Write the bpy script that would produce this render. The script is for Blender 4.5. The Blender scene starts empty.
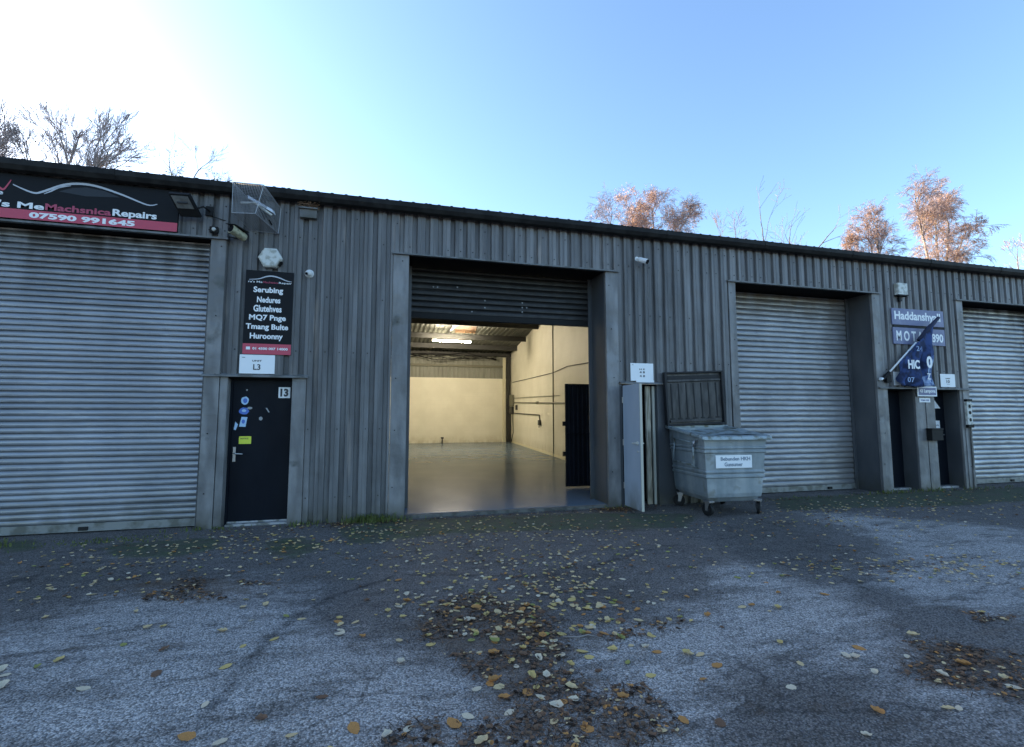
import bpy, bmesh, math, random
import numpy as np
from mathutils import Vector, Matrix, noise
R = math.radians
random.seed(7)
sc = bpy.context.scene
col = sc.collection

# ---------------------------------------------------------------- camera, sky, sun, exposure
cam_d = bpy.data.cameras.new("camera"); cam = bpy.data.objects.new("camera", cam_d); col.objects.link(cam)
cam_d.sensor_width = 36; cam_d.lens = 36 * 484 / 1024; cam_d.clip_end = 2000; cam_d.clip_start = 0.05
cam.location = (0, -7.39, 1.5)
cam.rotation_euler = (R(90 + 4.9), 0, R(-14.9))
sc.camera = cam

SUN_EL, SUN_AZ = 18.0, -51.0          # azimuth measured from +Y towards +X
world = bpy.data.worlds.new("World"); sc.world = world; world.use_nodes = True
wn = world.node_tree.nodes; wl = world.node_tree.links
bg = wn["Background"]; sky = wn.new("ShaderNodeTexSky"); sky.sky_type = 'NISHITA'
sky.sun_disc = False; sky.sun_elevation = R(SUN_EL); sky.sun_rotation = R(SUN_AZ)
sky.air_density = 1.0; sky.dust_density = 0.9; sky.ozone_density = 5.5
wl.new(sky.outputs[0], bg.inputs[0]); bg.inputs[1].default_value = 0.15
sl = bpy.data.lights.new("sun", 'SUN'); sl.energy = 3.5; sl.angle = R(0.5); sl.color = (1, .86, .70)
so = bpy.data.objects.new("sun", sl); col.objects.link(so)
sd = Vector((math.sin(R(SUN_AZ)) * math.cos(R(SUN_EL)), math.cos(R(SUN_AZ)) * math.cos(R(SUN_EL)), math.sin(R(SUN_EL))))
so.rotation_euler = sd.to_track_quat('Z', 'Y').to_euler(); so.location = (-30, 30, 40)
vs = sc.view_settings; vs.view_transform = 'Standard'; vs.look = 'None'; vs.gamma = 1; vs.exposure = 1.9
vs.use_curve_mapping = False
vs.use_white_balance = True; vs.white_balance_temperature = 7900; vs.white_balance_tint = 10
sc.cycles.max_bounces = 8; sc.cycles.diffuse_bounces = 5; sc.cycles.glossy_bounces = 4
sc.cycles.use_denoising = True

# ---------------------------------------------------------------- materials
def mat(name, c, rough=.6, metal=0, c2=None, scale=4, stretch=(1, 1, 1), detail=6, lo=.35, hi=.65, bump=0, bscale=60,
        c3=None, s3=2.0, lo3=.55, hi3=.7, st3=(1, 1, 1), emit=0, spec=.5, rvar=0, grime_shade=None, cells=None, dent=0, blocks=False):
    m = bpy.data.materials.new(name); m.use_nodes = True
    n = m.node_tree.nodes; l = m.node_tree.links; b = n["Principled BSDF"]
    b.inputs["Base Color"].default_value = (*c, 1); b.inputs["Roughness"].default_value = rough
    b.inputs["Metallic"].default_value = metal; b.inputs["Specular IOR Level"].default_value = spec
    tc = n.new("ShaderNodeTexCoord")
    def noise_fac(sc_, st, a, z, det=6):
        mp = n.new("ShaderNodeMapping"); mp.inputs["Scale"].default_value = st; l.new(tc.outputs["Object"], mp.inputs[0])
        t = n.new("ShaderNodeTexNoise"); t.inputs["Scale"].default_value = sc_; t.inputs["Detail"].default_value = det
        l.new(mp.outputs[0], t.inputs["Vector"])
        r = n.new("ShaderNodeMapRange"); r.inputs[1].default_value = a; r.inputs[2].default_value = z
        l.new(t.outputs["Fac"], r.inputs[0]); return r.outputs[0]
    cur = None
    def mix(fac, base, colr):
        x = n.new("ShaderNodeMix"); x.data_type = 'RGBA'; l.new(fac, x.inputs[0])
        if base is None: x.inputs[6].default_value = (*c, 1)
        else: l.new(base, x.inputs[6])
        x.inputs[7].default_value = (*colr, 1); return x.outputs[2]
    if c2: cur = mix(noise_fac(scale, stretch, lo, hi, detail), cur, c2)
    if c3: cur = mix(noise_fac(s3, st3, lo3, hi3), cur, c3)
    if cells:   # (axis, size, spread): separate sheets or slats that weathered a little differently
        ax_, size_, lo_, hi_ = cells
        sp = n.new('ShaderNodeSeparateXYZ'); l.new(tc.outputs['Object'], sp.inputs[0])
        dv = n.new('ShaderNodeMath'); dv.operation = 'DIVIDE'; l.new(sp.outputs[ax_], dv.inputs[0]); dv.inputs[1].default_value = size_
        fl_ = n.new('ShaderNodeMath'); fl_.operation = 'FLOOR'; l.new(dv.outputs[0], fl_.inputs[0])
        wn_ = n.new('ShaderNodeTexWhiteNoise'); wn_.noise_dimensions = '1D'; l.new(fl_.outputs[0], wn_.inputs['W'])
        mr = n.new('ShaderNodeMapRange'); mr.inputs[3].default_value = lo_; mr.inputs[4].default_value = hi_; l.new(wn_.outputs['Value'], mr.inputs[0])
        cc = n.new('ShaderNodeCombineColor')
        for i_ in range(3): l.new(mr.outputs[0], cc.inputs[i_])
        mm = n.new('ShaderNodeMix'); mm.data_type = 'RGBA'; mm.blend_type = 'MULTIPLY'; mm.inputs[0].default_value = 1
        if cur is None: mm.inputs[6].default_value = (*c, 1)
        else: l.new(cur, mm.inputs[6])
        l.new(cc.outputs[0], mm.inputs[7]); cur = mm.outputs[2]
    for g_ in (grime_shade if isinstance(grime_shade, list) else [grime_shade] if grime_shade else []):   # (colour, z0, z1): dirt, on upper slats also painted shade, growing towards z0, broken by noise
        gc, z0, z1 = g_
        sp = n.new("ShaderNodeSeparateXYZ"); l.new(tc.outputs["Object"], sp.inputs[0])
        r = n.new("ShaderNodeMapRange"); r.inputs[1].default_value = z1; r.inputs[2].default_value = z0; l.new(sp.outputs[2], r.inputs[0])
        mu = n.new("ShaderNodeMath"); mu.operation = 'MULTIPLY'; l.new(r.outputs[0], mu.inputs[0]); l.new(noise_fac(5, (1, 1, .5), .3, .6), mu.inputs[1])
        cur = mix(mu.outputs[0], cur, gc)
    if cur is not None: l.new(cur, b.inputs["Base Color"])
    if rvar:
        f = noise_fac(scale * 1.7, stretch, .3, .7); r = n.new("ShaderNodeMapRange")
        r.inputs[3].default_value = rough - rvar; r.inputs[4].default_value = rough + rvar; l.new(f, r.inputs[0]); l.new(r.outputs[0], b.inputs["Roughness"])
    if bump:
        t = n.new("ShaderNodeTexNoise"); t.inputs["Scale"].default_value = bscale; t.inputs["Detail"].default_value = 4
        l.new(tc.outputs["Object"], t.inputs["Vector"]); bn = n.new("ShaderNodeBump"); bn.inputs["Strength"].default_value = bump
        bn.inputs["Distance"].default_value = .01; l.new(t.outputs["Fac"], bn.inputs["Height"]); l.new(bn.outputs[0], b.inputs["Normal"])
        if dent:
            t2_ = n.new('ShaderNodeTexNoise'); t2_.inputs['Scale'].default_value = 2.6; t2_.inputs['Detail'].default_value = 2; l.new(tc.outputs['Object'], t2_.inputs['Vector'])
            b2_ = n.new('ShaderNodeBump'); b2_.inputs['Strength'].default_value = dent; b2_.inputs['Distance'].default_value = .08; l.new(t2_.outputs['Fac'], b2_.inputs['Height']); l.new(b2_.outputs[0], bn.inputs['Normal'])
    if blocks:   # painted blockwork: shallow joints under the paint
        sp = n.new('ShaderNodeSeparateXYZ'); l.new(tc.outputs['Object'], sp.inputs[0])
        ad = n.new('ShaderNodeMath'); l.new(sp.outputs[0], ad.inputs[0]); l.new(sp.outputs[1], ad.inputs[1])
        cb = n.new('ShaderNodeCombineXYZ'); l.new(ad.outputs[0], cb.inputs[0]); l.new(sp.outputs[2], cb.inputs[1])
        bt = n.new('ShaderNodeTexBrick'); bt.inputs['Scale'].default_value = 1; bt.inputs['Brick Width'].default_value = .45; bt.inputs['Row Height'].default_value = .225; bt.inputs['Mortar Size'].default_value = .008; bt.inputs['Mortar Smooth'].default_value = .6
        l.new(cb.outputs[0], bt.inputs['Vector']); b3 = n.new('ShaderNodeBump'); b3.inputs['Strength'].default_value = .35; b3.inputs['Distance'].default_value = .004; b3.invert = True
        l.new(bt.outputs['Fac'], b3.inputs['Height']); l.new(b3.outputs[0], b.inputs['Normal'])
        x = n.new('ShaderNodeMix'); x.data_type = 'RGBA'; l.new(bt.outputs['Fac'], x.inputs[0]); l.new(cur, x.inputs[6]); x.inputs[7].default_value = (*[q * .93 for q in c], 1); l.new(x.outputs[2], b.inputs['Base Color'])
    if emit:
        b.inputs["Emission Color"].default_value = (*c, 1); b.inputs["Emission Strength"].default_value = emit
    return m

M = {}
M['clad'] = mat('painted_cladding', (.120, .119, .118), .5, 0, (.245, .242, .238), 3.2, (3.0, 2.2, .22), 9, .42, .78, bump=.3, bscale=40, dent=.5, cells=(0, .97, .82, 1.2),
                c3=(.27, .235, .21), s3=1.3, lo3=.62, hi3=.72, st3=(4.5, 1, .45), rvar=.1, spec=.3, grime_shade=((.075, .072, .052), 0.0, .3))
M['flash'] = mat('painted_flashing', (.128, .127, .125), .5, 0, (.225, .222, .218), 4, (1.5, 1.5, .4), 8, .4, .66, bump=.3, bscale=30, dent=.6,
                 c3=(.07, .075, .07), s3=3, lo3=.62, hi3=.72, rvar=.1, grime_shade=((.07, .066, .05), 0, .3))
M['ledge'] = mat('ledge_trim', (.15, .155, .155), .6, 0, (.09, .092, .085), 7, lo=.45, hi=.6)
M['reveal'] = mat('reveal_lining', (.055, .060, .066), .5, 0, (.085, .088, .092), 2.5, (1, 1, .4), lo=.4, hi=.7, bump=.15, grime_shade=((.05, .05, .04), 0, .4))
M['gutter'] = mat('gutter', (.009, .009, .009), .6, 0, (.018, .018, .017), 6, lo=.45, hi=.6, spec=.2)
M['roof'] = mat('roof_sheet', (.09, .095, .10), .6, 0, (.05, .052, .05), 2)
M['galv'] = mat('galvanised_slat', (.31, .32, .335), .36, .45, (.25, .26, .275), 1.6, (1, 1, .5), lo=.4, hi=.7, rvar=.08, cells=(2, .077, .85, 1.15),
                c3=(.2, .21, .22), s3=.9, lo3=.55, hi3=.75, grime_shade=[((.15, .145, .12), -.1, .5), ((.07, .06, .052), 3.95, 3.0)], bump=.1, dent=.5)  # dirt at the foot; at the top, dirt with lintel shade painted in
M['dirtyslat'] = mat('weathered_slat', (.275, .278, .285), .42, .4, (.215, .218, .225), 1.6, (1, 1, .5), lo=.4, hi=.7, rvar=.08, cells=(2, .105, .85, 1.12), bump=.1, dent=.5, grime_shade=((.19, .155, .125), 3.95, 3.35),  # brownish dirt plus recess shade put into the colour of the top slats
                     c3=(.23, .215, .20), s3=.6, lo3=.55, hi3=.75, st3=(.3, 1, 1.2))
M['darkslat'] = mat('dark_painted_slat', (.013, .012, .011), .55, 0, (.022, .020, .018), 5, lo=.45, hi=.65, rvar=.1)
M['rail'] = mat('bottom_rail', (.22, .225, .21), .55, .2, (.12, .12, .10), 7, lo=.45, hi=.6)
M['black'] = mat('black_rubber', (.010, .010, .010), .6, spec=.2)
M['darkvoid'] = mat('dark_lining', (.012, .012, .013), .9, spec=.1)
M['door'] = mat('navy_door_paint', (.003, .005, .009), .5, 0, (.005, .008, .013), 3, (1, 1, .5), bump=.05, rvar=.08, spec=.12)
M['chrome'] = mat('worn_steel', (.35, .35, .36), .35, .9)
M['sill'] = mat('aluminium_sill', (.36, .36, .36), .5, .3, (.15, .15, .13), 9, lo=.5, hi=.6)
M['cream'] = mat('cream_paint', (.82, .78, .64), .6, 0, (.76, .72, .58), 1.3, lo=.4, hi=.65, blocks=True, grime_shade=((.55, .49, .34), 0, .5))
M['skirt'] = mat('pale_skirting', (.75, .70, .50), .6)
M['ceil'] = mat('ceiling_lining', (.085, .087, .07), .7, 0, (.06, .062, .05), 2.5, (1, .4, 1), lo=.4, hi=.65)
M['purlin'] = mat('purlin_steel', (.028, .028, .026), .6)
M['upper'] = mat('back_cladding', (.27, .275, .235), .6, 0, (.21, .215, .18), 2, (3, 1, .4))
M['backrail'] = mat('back_sheeting_rail', (.16, .155, .11), .6)
M['rust'] = mat('rusty_sheet', (.07, .032, .012), .8, 0, (.17, .085, .035), 9, (3, 1, 1), lo=.45, hi=.6)
M['floor'] = mat('painted_floor', (.11, .155, .195), .2, 0, (.13, .175, .215), .8, lo=.35, hi=.7, rvar=.03, spec=.12)
M['floor'].node_tree.nodes['Principled BSDF'].inputs['IOR'].default_value = 1.22
M['concrete'] = mat('concrete', (.12, .115, .10), .85, 0, (.06, .058, .05), 8, lo=.45, hi=.6, bump=.4)
M['leafdoor'] = mat('blue_grey_door', (.36, .42, .49), .42, 0, (.30, .36, .43), 3, (1, 1, .4), lo=.4, hi=.7, rvar=.06, grime_shade=((.16, .17, .16), 0, .5))
M['cream_edge'] = mat('cream_edge', (.50, .48, .40), .6)
M['wood'] = mat('timber', (.48, .42, .32), .75, 0, (.25, .21, .15), 8, (4, 4, .4), lo=.45, hi=.6)
M['gate'] = mat('gate_navy', (.005, .007, .011), .5, 0, (.009, .011, .017), 4, spec=.2)
M['white'] = mat('white_plastic', (.70, .71, .70), .45, 0, (.58, .585, .56), 6, lo=.5, hi=.65)
M['aged_white'] = mat('aged_plastic', (.55, .56, .52), .5, 0, (.34, .34, .29), 14, lo=.5, hi=.62)
M['yellowed'] = mat('yellowed_plastic', (.36, .34, .22), .5, 0, (.2, .19, .13), 20, lo=.45, hi=.6)
M['signblack'] = mat('sign_black', (.010, .011, .013), .5, spec=.12)
M['signsheen'] = mat('sign_car_shade', (.03, .034, .04), .4, spec=.2)
M['signred'] = mat('sign_red', (.52, .045, .085), .4)
M['signgrey'] = mat('sign_silver', (.45, .47, .5), .4)
M['signwhite'] = mat('sign_white', (.78, .80, .80), .45)
M['darkred'] = mat('sign_dark_red', (.42, .04, .09), .4)
M['signblue'] = mat('sign_violet_blue', (.12, .14, .25), .5, 0, (.17, .19, .30), 5, lo=.45, hi=.65)
M['flagblue'] = mat('flag_blue', (.025, .065, .19), .8, 0, (.010, .024, .07), 7, (1.5, 1, 1), lo=.42, hi=.56)
M['flagdark'] = mat('flag_navy', (.012, .02, .05), .8)
M['flaglight'] = mat('flag_pale_print', (.30, .42, .60), .8, 0, (.05, .11, .26), 10, lo=.45, hi=.6)
M['ink'] = mat('print_ink', (.03, .03, .035), .5)
M['inkgrey'] = mat('grey_ink', (.16, .22, .28), .5)
M['inkblue'] = mat('blue_ink', (.04, .08, .3), .5)
M['bin'] = mat('galvanised_bin', (.225, .265, .28), .5, .35, (.31, .345, .355), 4, (1.5, 1.5, .4), 9, .42, .64, bump=.3, bscale=14, dent=.4,
               c3=(.17, .165, .14), s3=4, lo3=.62, hi3=.76, rvar=.1)
M['binrim'] = mat('bin_rim', (.28, .33, .34), .5, .3, (.13, .13, .10), 9, lo=.48, hi=.62)
M['lid'] = mat('bin_lid_plastic', (.022, .021, .021), .5, 0, (.06, .058, .056), 5, (2, 2, .5), lo=.45, hi=.65, bump=.2, rvar=.1)
M['liddark'] = mat('bin_lid_groove', (.012, .012, .013), .7)
M['lens'] = mat('dark_glass', (.01, .01, .012), .12)
M['floodglass'] = mat('flood_glass', (.05, .055, .06), .25)
M['floodpane'] = mat('flood_pane', (.10, .10, .095), .35, 0, (.18, .18, .17), 12)
M['wire'] = mat('wire_mesh', (.30, .31, .32), .5, .4)
M['reflector'] = mat('lamp_reflector', (.62, .65, .68), .35, .2)
M['stblue'] = mat('sticker_blue', (.05, .16, .50), .5)
M['stpale'] = mat('sticker_pale', (.35, .55, .72), .5)
M['sticker_yellow'] = mat('sticker_yellow', (.62, .68, .06), .5)
M['scuff'] = mat('paper_scrap', (.30, .31, .31), .8)
M['bark'] = mat('bark', (.24, .21, .19), .85, 0, (.14, .12, .11), 6, lo=.45, hi=.6)
M['birchbark'] = mat('birch_bark', (.36, .30, .27), .8, 0, (.13, .10, .09), 5, (1, 1, 4), lo=.52, hi=.6)
M['twig'] = mat('twig_bark', (.30, .26, .25), .85)
M['btwig'] = mat('birch_twig', (.34, .25, .24), .85)
def leafmat(name, c, c2, tr=.25):
    m = mat(name, c, .8, 0, c2, 30, lo=.4, hi=.65, spec=.08)
    if tr:      # thin leaves let light through
        n = m.node_tree.nodes; l = m.node_tree.links; out = n['Material Output']; b = n['Principled BSDF']
        t = n.new('ShaderNodeBsdfTranslucent'); x = n.new('ShaderNodeMixShader'); x.inputs[0].default_value = tr
        l.new(b.inputs['Base Color'].links[0].from_socket, t.inputs[0]); l.new(b.outputs[0], x.inputs[1]); l.new(t.outputs[0], x.inputs[2]); l.new(x.outputs[0], out.inputs[0])
    return m
M['tl1'] = leafmat('orange_foliage', (.82, .50, .25), (.72, .48, .32), .5)
M['tl2'] = leafmat('pink_brown_foliage', (.74, .56, .48), (.62, .48, .45), .5)
M['tl3'] = leafmat('green_foliage', (.10, .12, .05), (.08, .09, .04))
LC = {'y': ('yellow', leafmat('yellow_leaf', (.74, .52, .20), (.56, .37, .14))),
      'c': ('cream', leafmat('cream_leaf', (.80, .58, .32), (.58, .40, .20))),
      'w': ('whitish', leafmat('whitish_leaf', (.80, .66, .48), (.60, .46, .30))),
      'o': ('orange', leafmat('orange_leaf', (.66, .30, .10), (.42, .19, .07))),
      'b': ('brown', leafmat('brown_leaf', (.26, .14, .085), (.15, .085, .055))),
      'l': ('yellow-green', leafmat('lime_leaf', (.40, .38, .12), (.30, .27, .09)))}
M['litter1'] = leafmat('litter_brown', (.25, .145, .09), (.14, .085, .055))
M['litter2'] = leafmat('litter_dark', (.055, .035, .026), (.04, .028, .02))
M['grass'] = leafmat('weed_green', (.11, .15, .04), (.17, .17, .07))

# ---------------------------------------------------------------- helpers
class MB:
    def __init__(s): s.v = []; s.f = []; s.mi = []; s.cm = 0
    def add(s, vs_, fs):
        o = len(s.v); s.v += [tuple(p) for p in vs_]; s.f += [tuple(i + o for i in f) for f in fs]; s.mi += [s.cm] * len(fs); return s
    def box(s, a, b, mtx=None):
        (x0, y0, z0), (x1, y1, z1) = a, b
        p = [(x0, y0, z0), (x1, y0, z0), (x1, y1, z0), (x0, y1, z0), (x0, y0, z1), (x1, y0, z1), (x1, y1, z1), (x0, y1, z1)]
        return s.hexa(p, mtx)
    def hexa(s, p, mtx=None):
        if mtx is not None: p = [mtx @ Vector(q) for q in p]
        return s.add(p, [(0, 3, 2, 1), (4, 5, 6, 7), (0, 1, 5, 4), (1, 2, 6, 5), (2, 3, 7, 6), (3, 0, 4, 7)])
    def tube(s, pts, r, n=8, r2=None, cap=True):
        pts = [Vector(p) for p in pts]; k = len(pts); base = len(s.v)
        rs = r if isinstance(r, (list, tuple)) else [r + ((r2 if r2 is not None else r) - r) * i / (k - 1) for i in range(k)]
        d0 = (pts[1] - pts[0]).normalized(); up = Vector((0, 0, 1)) if abs(d0.z) < .9 else Vector((1, 0, 0))
        u = d0.cross(up).normalized()
        V = []
        for i, p in enumerate(pts):
            d = (pts[min(i + 1, k - 1)] - pts[max(i - 1, 0)]).normalized()
            u = (u - d * u.dot(d)); u = u.normalized() if u.length > 1e-6 else d.orthogonal().normalized()
            w = d.cross(u)
            for j in range(n):
                a = 2 * math.pi * j / n; V.append(p + (u * math.cos(a) + w * math.sin(a)) * rs[i])
        F = [(i * n + j, i * n + (j + 1) % n, (i + 1) * n + (j + 1) % n, (i + 1) * n + j) for i in range(k - 1) for j in range(n)]
        if cap: F += [tuple(range(n))[::-1], tuple((k - 1) * n + j for j in range(n))]
        return s.add(V, F)
    def extrude(s, prof, axis, a, b, closed=True):
        """prof in the plane of the other two axes, order (x,z) for axis y, (y,z) for axis x, (x,y) for axis z"""
        def P(q, t):
            return {'x': (t, q[0], q[1]), 'y': (q[0], t, q[1]), 'z': (q[0], q[1], t)}[axis]
        n = len(prof); V = [P(q, a) for q in prof] + [P(q, b) for q in prof]
        m = n if closed else n - 1
        F = [(i, (i + 1) % n, n + (i + 1) % n, n + i) for i in range(m)]
        if closed: F += [tuple(range(n))[::-1], tuple(range(n, 2 * n))]
        return s.add(V, F)
    def build(s, name, mats, parent=None, origin=None, smooth=False, bevel=0, label=None, cat=None, group=None, kind=None, fix=True):
        if not isinstance(mats, (list, tuple)): mats = [mats]
        if origin is None: origin = tuple(parent['_o']) if parent is not None and '_o' in parent else (0, 0, 0)
        me = bpy.data.meshes.new(name); O = Vector(origin)
        me.from_pydata([Vector(p) - O for p in s.v], [], s.f)
        for m in mats: me.materials.append(m)
        me.polygons.foreach_set('material_index', s.mi)
        if fix:
            bm = bmesh.new(); bm.from_mesh(me); bmesh.ops.recalc_face_normals(bm, faces=bm.faces); bm.to_mesh(me); bm.free()
        if smooth: me.polygons.foreach_set('use_smooth', [True] * len(me.polygons))
        me.update()
        o = bpy.data.objects.new(name, me); col.objects.link(o)
        if parent is not None: o.parent = parent; o['_o'] = parent['_o'] if '_o' in parent else (0., 0., 0.)
        else: o.location = O; o['_o'] = tuple(float(c) for c in origin)
        if bevel:
            bv = o.modifiers.new('bevel', 'BEVEL'); bv.width = bevel; bv.segments = 2; bv.limit_method = 'ANGLE'
        tag(o, label, cat, group, kind); return o
def tag(o, label=None, cat=None, group=None, kind=None):
    if label: o['label'] = label
    if cat: o['category'] = cat
    if group: o['group'] = group
    if kind: o['kind'] = kind
def empty(name, origin, label, cat, group=None):
    o = bpy.data.objects.new(name, None); col.objects.link(o); o.location = origin; o['_o'] = tuple(float(c) for c in origin)
    o.empty_display_size = .2; tag(o, label, cat, group); return o
def text(s, x0, x1, z0, z1, y, m, parent, name='lettering', mtx=None, bold=.012, slant=0, depth=.0015):
    """raised lettering facing -Y, fitted to the box x0..x1, z0..z1 (slant: rise in z per metre of x)"""
    cu = bpy.data.curves.new('t', 'FONT'); cu.body = s; cu.extrude = .01; cu.offset = bold; cu.resolution_u = 3
    t = bpy.data.objects.new('t', cu); col.objects.link(t); bpy.context.view_layer.update()
    me = bpy.data.meshes.new_from_object(t.evaluated_get(bpy.context.evaluated_depsgraph_get()))
    bpy.data.objects.remove(t); bpy.data.curves.remove(cu)
    n = len(me.vertices); a = np.zeros(n * 3); me.vertices.foreach_get('co', a); a = a.reshape(-1, 3)
    mn, mx = a.min(0), a.max(0); u = (a - mn) / np.maximum(mx - mn, 1e-6)
    b = np.stack([x0 + u[:, 0] * (x1 - x0), y - u[:, 2] * depth, z0 + u[:, 1] * (z1 - z0)], 1)
    b[:, 2] += (b[:, 0] - x0) * slant
    if mtx is not None: b = np.array([tuple(mtx @ Vector(q)) for q in b])
    b = b - np.array(tuple(parent['_o']) if '_o' in parent else (0, 0, 0))
    me.vertices.foreach_set('co', b.ravel()); me.materials.clear(); me.materials.append(m); me.update()
    o = bpy.data.objects.new(name, me); col.objects.link(o); o.parent = parent; return o

# ---------------------------------------------------------------- ground
LEAVES = [(-0.66, -3.76, 'y'), (-0.86, -4.08, 'y'), (-1.03, -3.55, 'c'), (-1.94, -3.77, 'l'), (-1.87, -3.7, 'y'), (-1.54, -4.12, 'w'), (-0.85, -4.45, 'w'), (-0.85, -4.69, 'o'), (-0.69, -4.77, 'w'), (-0.38, -4.8, 'c'), (-0.54, -4.65, 'b'), (-1.22, -4.06, 'b'), (-1.3, -3.74, 'b'), (-0.28, -4.52, 'b'), (-2.4, -2.87, 'c'), (-1.59, -3.58, 'l'), (-1.56, -3.32, 'c'), (-1.78, -2.96, 'c'), (-2.72, -2.22, 'c'), (-2.32, -2.43, 'c'), (-2.34, -2.1, 'w'), (-0.54, -3.43, 'c'), (-0.66, -3.34, 'l'), (-1.02, -3.07, 'c'), (-0.86, -3.05, 'c'), (-0.26, -3.6, 'c'), (-0.25, -3.69, 'w'), (-0.25, -3.77, 'w'), (-2.12, -3.75, 'w'), (-2.06, -3.83, 'w'), (-1.98, -3.98, 'w'), (0.52, -3.88, 'w'), (0.67, -3.72, 'w'), (0.58, -3.72, 'y'), (0.74, -3.53, 'o'), (0.74, -3.97, 'w'), (0.58, -3.95, 'w'), (0.92, -3.84, 'o'), (0.58, -3.21, 'w'), (0.31, -3.58, 'w'), (0.34, -4.03, 'y'), (0.14, -3.93, 'c'), (-0.16, -3.57, 'c'), (-0.1, -4.82, 'o'), (0.05, -4.91, 'w'), (0.54, -4.6, 'w'), (0.45, -4.84, 'w'), (0.37, -4.88, 'o'), (0.67, -4.71, 'o'), (0.66, -4.54, 'o'), (0.9, -4.3, 'b'), (0.72, -4.23, 'o'), (0.88, -4.54, 'y'), (0.87, -4.66, 'y'), (0.97, -4.54, 'w'), (1.14, -4.35, 'w'), (0.87, -4.75, 'w'), (0.92, -4.84, 'w'), (0.96, -4.82, 'o'), (0.81, -4.87, 'w'), (0.86, -4.97, 'c'), (0.81, -4.69, 'o'), (1.0, -5.06, 'o'), (1.35, -5.16, 'c'), (1.56, -4.71, 'y'), (1.5, -4.54, 'l'), (1.3, -4.86, 'o'), (1.52, -4.17, 'o'), (1.59, -4.19, 'c'), (1.15, -4.17, 'w'), (0.98, -4.36, 'w'), (1.84, -3.69, 'l'), (2.35, -3.61, 'y'), (2.08, -3.52, 'w'), (2.14, -3.25, 'w'), (2.43, -2.61, 'l'), (1.59, -3.76, 'w'), (1.14, -2.97, 'w'), (0.94, -2.88, 'c'), (0.17, -2.68, 'o'), (-0.24, -2.51, 'l'), (1.12, -3.2, 'w'), (1.11, -3.58, 'c'), (0.34, -3.35, 'y'), (0.4, -3.33, 'y'), (0.79, -3.68, 'y'), (0.82, -4.41, 'w'), (0.66, -4.85, 'w'), (1.03, -4.81, 'w'), (0.15, -4.88, 'w'), (0.14, -4.23, 'w'), (0.15, -3.36, 'w'), (2.46, -5.36, 'o'), (2.81, -5.07, 'w'), (2.84, -4.86, 'w'), (2.88, -4.89, 'w'), (3.02, -4.8, 'o'), (2.59, -4.6, 'y'), (2.23, -5.05, 'w'), (2.81, -5.45, 'c'), (2.87, -5.46, 'w'), (3.18, -4.98, 'w'), (3.53, -4.77, 'c'), (3.03, -4.12, 'y'), (2.88, -4.01, 'o'), (2.77, -4.03, 'c'), (3.61, -4.01, 'o'), (2.0, -4.73, 'o'), (1.5, -5.12, 'o'), (1.66, -5.19, 'b'), (1.98, -4.59, 'c'), (2.49, -4.86, 'c'), (3.4, -5.14, 'o'), (3.38, -5.4, 'w'), (3.44, -5.32, 'c'), (3.15, -5.2, 'w'), (2.24, -5.48, 'w'), (3.17, -3.5, 'l'), (3.29, -3.52, 'l'), (2.91, -3.17, 'l')]
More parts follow.
